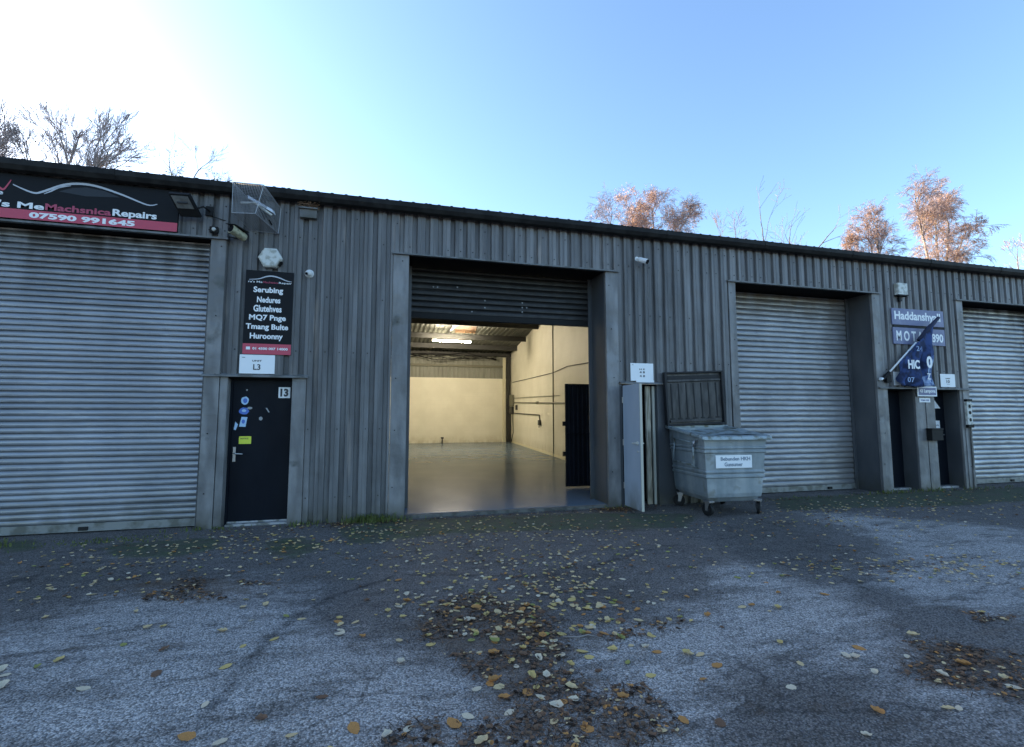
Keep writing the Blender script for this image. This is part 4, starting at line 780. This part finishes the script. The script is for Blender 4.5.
# ---------------------------------------------------------------- the bin
bn = empty('wheeled_bin', (5.17, -.64, 0), 'pale blue-grey galvanised four-wheeled bin with its black lid thrown open', 'bin'); bn['_o'] = (0., 0., 0.)
bn.rotation_euler = (0, 0, R(-4.5))
def rect(hx0, hx1, y0, y1, z): return [(hx0, y0, z), (hx1, y0, z), (hx1, y1, z), (hx0, y1, z)]
lv = [(-.44, .44, -.47, .47, .27), (-.455, .455, -.48, .475, .33), (-.47, .47, -.49, .48, .56), (-.49, .49, -.51, .48, .565), (-.492, .492, -.512, .48, .60), (-.475, .475, -.497, .48, .605), (-.479, .479, -.499, .48, .63), (-.495, .495, -.515, .48, .635), (-.497, .497, -.517, .48, .665), (-.482, .482, -.502, .48, .67),
      (-.50, .50, -.515, .485, .93), (-.518, .518, -.532, .485, .935), (-.52, .52, -.534, .485, .965), (-.504, .504, -.518, .485, .97), (-.507, .507, -.52, .485, .99), (-.522, .522, -.536, .485, .995), (-.524, .524, -.538, .485, 1.02), (-.51, .51, -.523, .485, 1.025), (-.52, .52, -.53, .49, 1.12)]
q = MB(); V = []
for L_ in lv: V += rect(*L_)
m_ = len(lv); F_ = [(0, 3, 2, 1)] + [(i * 4 + j, i * 4 + (j + 1) % 4, (i + 1) * 4 + (j + 1) % 4, (i + 1) * 4 + j) for i in range(m_ - 1) for j in range(4)]
t0 = len(V); V += [(-.52, -.53, 1.16), (.52, -.53, 1.16), (.52, .49, 1.29), (-.52, .49, 1.29)]
F_ += [((m_ - 1) * 4 + j, (m_ - 1) * 4 + (j + 1) % 4, t0 + (j + 1) % 4, t0 + j) for j in range(4)]
# inner shell
t1 = len(V); V += [(-.50, -.51, 1.16), (.50, -.51, 1.16), (.50, .47, 1.29), (-.50, .47, 1.29)]; F_ += [(t0 + j, t0 + (j + 1) % 4, t1 + (j + 1) % 4, t1 + j) for j in range(4)]
t2 = len(V); V += rect(-.42, .42, -.45, .45, .30); F_ += [(t1 + j, t1 + (j + 1) % 4, t2 + (j + 1) % 4, t2 + j) for j in range(4)] + [(t2, t2 + 1, t2 + 2, t2 + 3)]
q.add(V, F_); body = q.build('body', M['bin'], bn, bevel=.006)
q = MB()
def lip(p0, p1, w_, h_):  # rolled rim between two points
    p0, p1 = Vector(p0), Vector(p1); q.tube([p0, p1], h_, 8)
q.hexa([(-.58, -.60, 1.125), (.58, -.60, 1.125), (.58, -.505, 1.15), (-.58, -.505, 1.15), (-.58, -.585, 1.185), (.58, -.585, 1.185), (.56, -.505, 1.20), (-.56, -.505, 1.20)])
q.hexa([(-.58, -.52, 1.15), (-.505, -.52, 1.15), (-.505, .53, 1.28), (-.58, .53, 1.28), (-.575, -.52, 1.20), (-.505, -.52, 1.20), (-.505, .53, 1.325), (-.575, .53, 1.325)])
q.hexa([(.505, -.52, 1.15), (.58, -.52, 1.15), (.58, .53, 1.28), (.505, .53, 1.28), (.505, -.52, 1.20), (.575, -.52, 1.20), (.575, .53, 1.325), (.505, .53, 1.325)])
q.box((-.575, .475, 1.28), (.575, .54, 1.33)); q.build('rim', M['binrim'], body, bevel=.012)
# low curved shutter-lid half left in place over the rear of the opening
q = MB(); pr = [(-.57 + 1.14 * i / 10, 1.0 + .0 * i) for i in range(11)]
V = []
for y, z in ((-.50, 1.195), (-.1, 1.262), (.47, 1.325)): V += [(-.50 + i * .1, y, z + .025 * math.sin(math.pi * i / 10)) for i in range(11)]
q.add(V, [(r_ * 11 + i, r_ * 11 + i + 1, (r_ + 1) * 11 + i + 1, (r_ + 1) * 11 + i) for r_ in range(1) for i in range(10)])
q.build('front_cover', M['binrim'], body, smooth=True)
q = MB(); q.tube([(-.50, -.30, 1.08), (-.56, -.30, 1.10), (-.56, -.30, .72), (-.50, -.30, .70)], .014, 8); q.tube([(-.56, -.30, .74), (-.555, .32, .76)], .012, 8); q.tube([(-.52, .32, 1.10), (-.555, .32, .76)], .012, 8); q.tube([(-.56, -.30, 1.08), (-.545, .32, 1.12)], .01, 8)
q.build('lifting_frame', M['binrim'], body, smooth=True)
q = MB(); q.tube([(-.51, -.36, 1.10), (-.58, -.36, 1.10), (-.585, -.36, 1.02)], .018, 8); q.build('handle', M['chrome'], body, smooth=True)
q = MB(); q.box((-.33, -.526, .71), (.27, -.518, .90), Matrix.Translation((0, 0.004, 0))); pl = q.build('label_plate', M['signwhite'], body, bevel=.002)
text("Bebunden HKH", -.25, .24, .82, .875, -.524, M['inkgrey'], pl, bold=.02); text("Gunsumer", -.19, .11, .735, .795, -.524, M['inkgrey'], pl, bold=.02)
q = MB(); q.hexa([(-.38, -.40, .20), (.38, -.40, .20), (.38, .40, .20), (-.38, .40, .20), (-.43, -.45, .272), (.43, -.45, .272), (.43, .45, .272), (-.43, .45, .272)]); q.build('underframe', M['bin'], body, bevel=.005)
def caster(x, y, ang):
    o = MB(); mt = Matrix.Translation((x, y, 0)) @ Matrix.Rotation(ang, 4, 'Z')
    def T(p): return tuple(mt @ Vector(p))
    o.tube([T((-.022, .04, .093)), T((.022, .04, .093))], .093, 20); wh = o.build('wheel', M['black'], bn, bevel=.006)
    o = MB(); o.tube([T((-.026, .04, .093)), T((.026, .04, .093))], .034, 14); o.build('hub', M['floodglass'], wh)
    o = MB(); o.hexa([T(p) for p in [(-.04, -.02, .21), (-.032, -.02, .21), (-.032, .06, .21), (-.04, .06, .21), (-.04, .02, .08), (-.032, .02, .08), (-.032, .06, .08), (-.04, .06, .08)]][0:4] + [T(p) for p in [(-.04, .02, .08), (-.032, .02, .08), (-.032, .06, .08), (-.04, .06, .08)]])
    o.hexa([T(p) for p in [(.032, -.02, .21), (.04, -.02, .21), (.04, .06, .21), (.032, .06, .21), (.032, .02, .08), (.04, .02, .08), (.04, .06, .08), (.032, .06, .08)]])
    o.box((-.055, -.04, .20), (.055, .075, .225), mt); o.build('fork', M['chrome'], wh, bevel=.002)
caster(-.40, -.44, .3); caster(.41, -.43, -.7); caster(-.38, .40, 1.2); caster(.38, .40, -.2)
# lid leaning back, upright
lt = Matrix.Translation((.0, .49, 1.33)) @ Matrix.Rotation(R(.5), 4, 'X') @ Matrix.Rotation(R(-2.5), 4, 'Y')
q = MB(); q.box((-.53, .0, .03), (.49, .035, .89), lt)
lid = q.build('lid', M['lid'], bn, bevel=.004)
q = MB()
for a1, b1_ in (((-.57, -.05, 0), (-.53, .035, .92)), ((.49, -.05, 0), (.53, .035, .92)), ((-.53, -.05, .89), (.49, .035, .92)), ((-.53, -.05, 0), (.49, .035, .03))): q.box(a1, b1_, lt)
q.build('lid_frame', M['liddark'], lid, bevel=.006)
q = MB(); q.box((-.50, -.012, .79), (.46, .0, .85), lt)
for k_ in range(7):
    x = -.45 + k_ * .14; q.box((x, -.008, .13), (x + .016, 0, .72), lt); q.box((x - .03, -.010, .11), (x + .04, 0, .135), lt)
q.box((-.50, -.006, .74), (.46, 0, .752), lt); q.build('lid_grooves', M['liddark'], lid)
q = MB(); q.box((-.52, -.03, .75), (.48, 0, .785), lt); q.box((-.50, -.03, .06), (.46, 0, .10), lt); q.build('lid_rib', M['lid'], lid, bevel=.005)
q = MB(); q.tube([(-.5, .53, 1.325), (.5, .53, 1.325)], .02, 8); q.build('hinge', M['black'], lid)

# ---------------------------------------------------------------- trees behind the terrace
def limb(q, p, d, ln, r, depth, spread, kids, rng, tips, droop=0, twigs=None, seg_n=4, shrink=.72, tipr=.006):
    pts = [p.copy()]; dd = d.copy(); rs = [r]
    r_end = max(tipr, r * .62)
    for i in range(seg_n):
        dd = (dd + Vector((rng.uniform(-1, 1), rng.uniform(-1, 1), rng.uniform(-.8, .9))) * .17 + Vector((0, 0, -droop * (3 - min(depth, 3)) * .12))).normalized()
        pts.append(pts[-1] + dd * ln / seg_n); rs.append(r + (r_end - r) * (i + 1) / seg_n)
    (twigs if (twigs is not None and depth <= 2) else q).tube(pts, rs, 3 if depth <= 2 else 6, cap=False)
    if depth <= 2: tips.append((pts, depth))
    if depth == 0: return
    for k_ in range(kids):
        t = rng.uniform(.35, 1) if k_ else 1.0
        i = min(seg_n - 1, int(t * seg_n)); base = pts[i].lerp(pts[i + 1], t * seg_n - i) if t < 1 else pts[-1]
        ax = dd.orthogonal().normalized(); ax.rotate(Matrix.Rotation(rng.uniform(0, 6.283), 3, dd)); nd = dd.copy(); nd.rotate(Matrix.Rotation(rng.uniform(.5, 1) * spread * (.5 if k_ == 0 else 1), 3, ax))
        nd = (nd + Vector((0, 0, .08))).normalized()
        limb(q, base, nd, ln * shrink * rng.uniform(.8, 1.15), r_end * (.95 if k_ == 0 else .75), depth - 1, spread, kids, rng, tips, droop, twigs, seg_n, shrink, tipr)
JIT = .17
def tree(name, base, stems, label, m_trunk, m_twig, seed, leaf=None, nleaf=0, lsize=.05, depth=5, kids=3, spread=.6, droop=0, shrink=.72, tipr=.006, group='trees behind the terrace'):
    rng = random.Random(seed); t = empty(name, base, label, 'tree', group); q = MB(); tw = MB(); tips = []
    b0 = Vector(base)
    for (top, r, ln, fork) in stems:   # foot > fork > top, then limbs
        tp, fk = Vector(top), Vector(fork); foot = b0 + Vector((rng.uniform(-.1, .1), rng.uniform(-.1, .1), 0))
        pts = [foot.lerp(fk, i / 5) for i in range(5)] + [fk.lerp(tp, i / 3) + Vector((rng.uniform(-.08, .08), 0, 0)) * (i in (1, 2)) for i in range(4)]
        q.tube(pts, [r * 2.2 - (r * 1.2) * i / 8 for i in range(9)], 8)
        d = (tp - fk).normalized()
        limb(q, tp, d, ln, r, depth, spread, kids, rng, tips, droop, tw, shrink=shrink, tipr=tipr)
        for k_ in range(kids + 1):
            a = rng.uniform(.2, .98); pp = fk.lerp(tp, a); nd = (d + Vector((rng.uniform(-1, 1), rng.uniform(-.6, .6), rng.uniform(-.1, .3))) * .9).normalized()
            limb(q, pp, nd, ln * .8, r * .5, depth - 1, spread, kids, rng, tips, droop, tw, shrink=shrink, tipr=tipr)
    q.build('trunk', m_trunk, t, smooth=True, fix=False)
    tw.build('twigs', m_twig, t, fix=False)
    if leaf and nleaf:
        lf = MB(); sizes = []
        heads = [tp_ for tp_, dd_ in tips]
        centres = [rng.choice(heads)[-1] for _ in range(9)]
        for _ in range(nleaf):
            for _try in range(4):
                pts = rng.choice(heads); i = rng.randrange(len(pts) - 1); p = pts[i].lerp(pts[i + 1], rng.random())
                if min((p - c_).length for c_ in centres) < 1.9: break
            p = p + Vector((rng.gauss(0, .07), rng.gauss(0, .07), rng.gauss(-.05, .09)))
            u = Vector((rng.gauss(0, 1), rng.gauss(0, 1), rng.gauss(0, 1))).normalized(); v = u.orthogonal().normalized(); s_ = lsize * rng.uniform(.6, 1.3)
            lf.cm = 0 if rng.random() < .5 else 1
            lf.add([p - u * s_, p + v * s_ * .55, p + u * s_, p - v * s_ * .55], [(0, 1, 2, 3)])
        lf.build('crown', leaf, t, fix=False)
    return t
W = Vector
tree('bare_tree', (-17.4, 22, 0), [((-20.8, 22, 13.3), .09, 2.3, (-18.3, 22, 10)), ((-19.1, 22, 13.2), .10, 2.2, (-17.9, 22, 10)), ((-17.1, 22.4, 12.9), .10, 2.1, (-17.4, 22, 10)), ((-15.4, 21.8, 12.5), .085, 1.9, (-17.0, 22, 10))], 'wide bare grey tree above the roof over the left shutter', M['bark'], M['twig'], 11, depth=5, kids=4, spread=.6, shrink=.70, tipr=.010)
tree('thin_tree', (-10.7, 22, 0), [((-11.3, 22, 14.0), .035, 1.1, (-10.8, 22, 11)), ((-10.5, 22.1, 14.2), .035, 1.2, (-10.6, 22, 11)), ((-9.6, 22, 13.4), .025, .8, (-10.5, 22, 11))], 'thin sparse tree with a few green leaves above the black floodlight', M['bark'], M['twig'], 5, leaf=[M['tl3'], M['tl3']], nleaf=420, lsize=.055, depth=4, kids=3, spread=.7, tipr=.007)
tree('birch_tree', (18.9, 24, 0), [((16.4, 24, 14.2), .05, 1.4, (18.5, 24, 11)), ((17.9, 24.3, 15.0), .05, 1.4, (18.7, 24, 11)), ((19.5, 24.2, 15.6), .055, 1.5, (19, 24, 11)), ((21.2, 23.8, 14.9), .05, 1.4, (19.2, 24, 11))], 'broad rusty orange birch crown above the open bay', M['birchbark'], M['btwig'], 21, leaf=[M['tl1'], M['tl2']], nleaf=11000, lsize=.058, depth=5, kids=4, spread=.85, droop=.6, tipr=.007)
tree('bare_tree', (31.4, 24, 0), [((29.6, 24, 14.0), .055, 2.4, (31.0, 24, 11.5)), ((31.6, 24, 14.0), .05, 1.8, (31.3, 24, 11.5)), ((33.6, 24, 14.0), .06, 2.6, (31.8, 24, 11.5))], 'bare crooked open tree above the middle shutter', M['bark'], M['twig'], 33, depth=4, kids=2, spread=.9, shrink=.74, tipr=.010)
tree('bare_tree', (26.5, 25, 0), [((26.0, 25, 14.9), .03, 1.2, (26.4, 25, 11)), ((27.5, 25, 14.8), .03, 1.2, (26.6, 25, 11))], 'faint small bare treetop just left of the crooked bare tree', M['bark'], M['btwig'], 8, depth=4, kids=3, spread=.7, tipr=.008)
tree('birch_tree', (37.0, 21, 0), [((37.3, 21, 15.0), .07, 1.25, (37.2, 21, 10)), ((36.9, 21.2, 14.2), .05, 1.1, (37.0, 21, 10)), ((35.2, 21.2, 13.6), .04, .8, (36.6, 21, 10))], 'narrow pinkish birch crown, left of the two tall birches at the right', M['birchbark'], M['btwig'], 41, leaf=[M['tl2'], M['tl1']], nleaf=5000, lsize=.058, depth=5, kids=4, spread=.7, droop=.6, tipr=.008)
tree('birch_tree', (43.6, 21, 0), [((42.0, 21, 16.6), .08, 1.7, (43.2, 21, 10)), ((43.9, 21.2, 16.2), .07, 1.6, (43.6, 21, 11)), ((45.4, 21.2, 17.0), .07, 1.7, (43.9, 21, 11)), ((46.3, 21, 15.6), .06, 1.35, (44.2, 21, 11))], 'tallest pinkish birch with spreading stems at the far right', M['birchbark'], M['btwig'], 53, leaf=[M['tl2'], M['tl1']], nleaf=9500, lsize=.062, depth=5, kids=4, spread=.75, droop=.6, tipr=.009)
tree('bare_tree', (59.5, 24, 0), [((58.6, 24, 15.6), .05, 1.2, (59.3, 24, 11)), ((60.5, 24, 15.6), .05, 1.2, (59.7, 24, 11))], 'low reddish bare treetop at the right edge of the sky', M['bark'], M['btwig'], 61, depth=4, kids=3, spread=.8, tipr=.012)

# ---------------------------------------------------------------- fallen leaves, litter and weeds
def leaf_shape(kind, L_=1.0, w_=.62, seed=0):
    rng = random.Random(seed); n_ = 7; V = []; rib = []
    curl = {'flat': .10, 'curled': .62, 'folded': .42}[kind]
    for i in range(n_ + 1):
        t = i / n_; hw = w_ / 2 * 1.75 * t ** .55 * max(0, 1 - t) ** .85 * (1 + .14 * rng.uniform(-1, 1)) + .004; x = (t - .5) * L_
        zc = curl * .5 * (2 * t - 1) ** 2 * .6; ze = curl * (hw / (w_ / 2)) ** 2 * (1.0 if kind != 'flat' else .5)
        V += [(x, -hw, zc + ze * rng.uniform(.5, 1.1)), (x, 0, zc), (x, hw, zc + ze * rng.uniform(.5, 1.1))]
    F_ = []
    for i in range(n_):
        for j in (0, 1): F_.append((i * 3 + j, (i + 1) * 3 + j, (i + 1) * 3 + j + 1, i * 3 + j + 1))
    V += [(-.5 * L_, -.012, .02), (-.5 * L_, .012, .02), (-.72 * L_, .03, .05)]; F_.append((len(V) - 3, len(V) - 2, len(V) - 1))
    return V, F_
SH = {}
for kd in ('flat', 'curled', 'folded'):
    for sd_ in (1, 2):
        V, F_ = leaf_shape(kd, w_=.98 if sd_ == 1 else .8, seed=sd_); me = bpy.data.meshes.new('leaf_' + kd); me.from_pydata(V, [], F_); me.polygons.foreach_set('use_smooth', [True] * len(F_)); me.materials.append(LC['c'][1]); SH[kd, sd_] = me
def where(x):
    for a, s_ in ((-2.3, 'before the left shutter'), (-.9, 'before door 13'), (.4, 'left of the bay'), (1.9, "before the bay's left half"), (3.5, "before the bay's right half"), (4.6, 'before the open door'), (6.0, 'before the bin'), (9.4, 'before the middle shutter'), (11.7, 'before the paired doors')):
        if x < a: return s_
    return 'before the far shutter'
def howfar(y):
    return 'by the wall' if y > -1 else 'near the wall' if y > -2.2 else 'mid yard' if y > -3.2 else 'in the foreground' if y > -4.0 else 'at the very front'
rng = random.Random(99)
def on_light(x, y):
    return any(inpoly(np.array([x]), np.array([y]), p)[0] for p in PATCH['light'])
def place_leaf(x, y, ck, size):
    kd = rng.choice(['flat', 'flat', 'curled', 'folded']); o = bpy.data.objects.new('fallen_leaf', SH[kd, rng.choice((1, 2))]); col.objects.link(o)
    o.material_slots[0].link = 'OBJECT'; o.material_slots[0].material = LC[ck][1]
    o.location = (x, y, gz(x, y) + .004); o.rotation_euler = (rng.uniform(-.15, .15), rng.uniform(-.15, .15), rng.uniform(0, 6.28)); o.scale = (size, size, size)
    sz = 'large' if size > .085 else 'small' if size < .052 else 'mid-sized'
    tag(o, f"{sz} {kd} {LC[ck][0]} leaf on {'pale' if on_light(x, y) else 'dark'} tarmac {howfar(y)} {where(x)}", 'leaf', 'fallen leaves on the yard')
for x, y, ck in LEAVES: place_leaf(x, y, ck, {'o': .080, 'y': .064, 'w': .062, 'c': .060, 'b': .075, 'l': .052}[ck] * rng.uniform(.85, 1.3))
# density of the rest: (x, y, sx, sy, weight)
CL = [(1.35, -2.7, .6, .6, 14), (1.35, -3.5, .5, .5, 18), (1.2, -1.2, 1.2, .5, 15), (0, -.9, 1.0, .45, 10), (-1.6, -.8, 1.0, .4, 9), (-2.2, -2.0, .7, .35, 8), (3.5, -1.3, 1.2, .5, 6), (6.3, -1.6, 1.0, .55, 16), (8.6, -1.0, 1.8, .5, 14), (6.0, -4.1, .5, .3, 3), (5.6, -3.6, .5, .2, 6), (10.5, -1.8, 1.6, .45, 8), (-3.6, -1.6, .7, .5, 5), (4.4, -3.4, .45, .22, 7), (2.4, -2.6, .5, .25, 3), (2.9, -1.9, 2.4, .9, 7), (5, -2.8, 3, 1, 3), (0, -3.2, 3, 1.2, 4), (.3, -1.6, 1.6, .6, 9), (-2.2, -1.1, 1.6, .35, 6)]
tot = sum(c_[4] for c_ in CL)
def samp():
    while True:
        r_ = rng.uniform(0, tot)
        for c_ in CL:
            r_ -= c_[4]
            if r_ <= 0: break
        x, y = rng.gauss(c_[0], c_[2]), rng.gauss(c_[1], c_[3])
        if -6 < x < 16 and -5.2 < y < -.12 and not (4.6 < x < 5.8 and -1.3 < y < 0 and rng.random() < .6): return x, y
def colour(x, y): return rng.choices('ycwobl', (20, 36, 10, 13, 15, 6))[0]
pts = [samp() for _ in range(2700)]
camxy = Vector((0, -7.39)); pts.sort(key=lambda p: (Vector(p) - camxy).length * (1 + .25 * rng.random()))
n_ind = 300 - len(LEAVES)
for x, y in pts[:n_ind]: place_leaf(x, y, colour(x, y), rng.uniform(.042, .085))
def scatter(name, pts_, mats_, pick, size, label=None, kind='stuff'):
    q = MB()
    for x, y in pts_:
        k_, s_ = pick(), rng.uniform(*size); V, F_ = leaf_shape(rng.choice(['flat', 'curled', 'folded']), seed=rng.randrange(50), w_=rng.uniform(.7, 1.05))
        mt = Matrix.Translation((x, y, gz(x, y) + rng.uniform(.003, .008))) @ Matrix.Rotation(rng.uniform(0, 6.28), 4, 'Z') @ Matrix.Rotation(rng.uniform(-.25, .25), 4, 'X') @ Matrix.Scale(s_, 4)
        q.cm = k_; q.add([mt @ Vector(p) for p in V], F_)
    return q.build(name, mats_, None, smooth=True, fix=False, kind=kind, label=label)
keys = 'ycwobl'
scatter('scattered_leaves', pts[n_ind:], [LC[k_][1] for k_ in keys], lambda: keys.index(rng.choices(keys, (18, 40, 14, 9, 13, 6))[0]), (.028, .056), 'many small pale leaves scattered over the tarmac')
# brown litter drifts: crumbled leaves, needles and bits
LIT = []
for poly in PATCH['debris']:
    xs, ys = [p[0] for p in poly], [p[1] for p in poly]; area = (max(xs) - min(xs)) * (max(ys) - min(ys)); c_ = 0
    cand = np.stack([np.array([rng.uniform(min(xs), max(xs)) for _ in range(int(area * 850))]), np.array([rng.uniform(min(ys), max(ys)) for _ in range(int(area * 850))])], 1)
    if len(cand): LIT += [tuple(p) for p, ok in zip(cand, inpoly(cand[:, 0], cand[:, 1], poly)) if ok and noise.noise(Vector((p[0] * 2.5, p[1] * 2.5, 1.7))) > (-.25 if p[0] > .2 else .02)]
LIT += [(rng.gauss(0, .12) + cx_, -.08 - abs(rng.gauss(0, .14))) for cx_, n__ in ((3.65, 420), (3.45, 90), (-.5, 120), (.1, 70), (4.2, 50)) for _ in range(n__)]
LIT += [(rng.uniform(-2.1, 3.3), -.08 - abs(rng.gauss(0, .18))) for _ in range(260)] + [(rng.uniform(6, 13), -.06 - abs(rng.gauss(0, .15))) for _ in range(200)]
scatter('leaf_litter', LIT, [M['litter1'], M['litter2'], LC['b'][1], LC['o'][1], LC['c'][1]], lambda: rng.choices(range(5), (40, 16, 26, 10, 8))[0], (.014, .04), 'brown crumbled leaf litter in drifts')
q = MB()
for x, y in LIT:
    for _ in range(2):
        xx, yy_ = x + rng.gauss(0, .05), y + rng.gauss(0, .05)
        if yy_ > -.06: continue
        a = rng.uniform(0, 3.14); d = Vector((math.cos(a), math.sin(a), rng.uniform(-.1, .1))) * rng.uniform(.012, .035); p = Vector((xx, yy_, gz(xx, yy_) + .004)); s_ = Vector((-d.y, d.x, 0)).normalized() * .0016
        q.cm = rng.choice((0, 1)); q.add([p - d - s_, p - d + s_, p + d + s_, p + d - s_], [(0, 1, 2, 3)])
q.build('fallen_needles', [M['litter1'], M['litter2']], None, fix=False, kind='stuff', label='fine brown needles and twig bits among the litter')
q = MB(); q.tube([(1.22, -4.15, gz(1.2, -4.1) + .01), (1.32, -4.19, gz(1.3, -4.2) + .016), (1.40, -4.17, .012 + gz(1.4, -4.2)), (1.47, -4.24, .01 + gz(1.5, -4.2))], [.006, .005, .004, .002], 6); q.build('fallen_twig', M['bark'], None, origin=(1.3, -4.2, 0), smooth=True, label='thin dark curved twig lying in the leaf drift at the front', cat='twig')
def weeds(cx_, cy, n__, sx, hgt, sy=.06):
    for _ in range(n__):
        x, y = rng.gauss(cx_, sx), min(-.05, cy + rng.gauss(0, sy)); h_ = hgt * rng.uniform(.4, 1.2); a = rng.uniform(0, 6.28); b_ = Vector((math.cos(a), math.sin(a), 0)); s_ = Vector((-b_.y, b_.x, 0)) * rng.uniform(.003, .007)
        p = Vector((x, y, gz(x, y))); m1 = p + b_ * h_ * .25 + W((0, 0, h_ * .7)); m2 = p + b_ * h_ * .7 + W((0, 0, h_ * .85))
        if m2.y > -.05: m2.y = -.05
        WQ.add([p - s_, p + s_, m1 + s_, m1 - s_, m2], [(0, 1, 2, 3), (3, 2, 4)])
WQ = MB()
weeds(-.15, -.14, 260, .16, .12, .05); weeds(.0, -.2, 120, .25, .08); weeds(-1.0, -.1, 60, .12, .07); weeds(-2.2, -.1, 60, .2, .06); weeds(-4.4, -.35, 160, .22, .06, .1); weeds(-3.1, -.45, 220, .35, .03, .12); weeds(7.4, -.1, 60, 1, .05); weeds(9.5, -.12, 90, .3, .08); weeds(10.6, -.12, 60, .3, .08); weeds(3.7, -.12, 40, .15, .06); weeds(11.8, -.15, 60, .6, .06)
WQ.build('weeds', M['grass'], None, fix=False, kind='stuff', label='short green weeds and moss along the foot of the wall')
for o in bpy.data.objects:
    if '_o' in o: del o['_o']
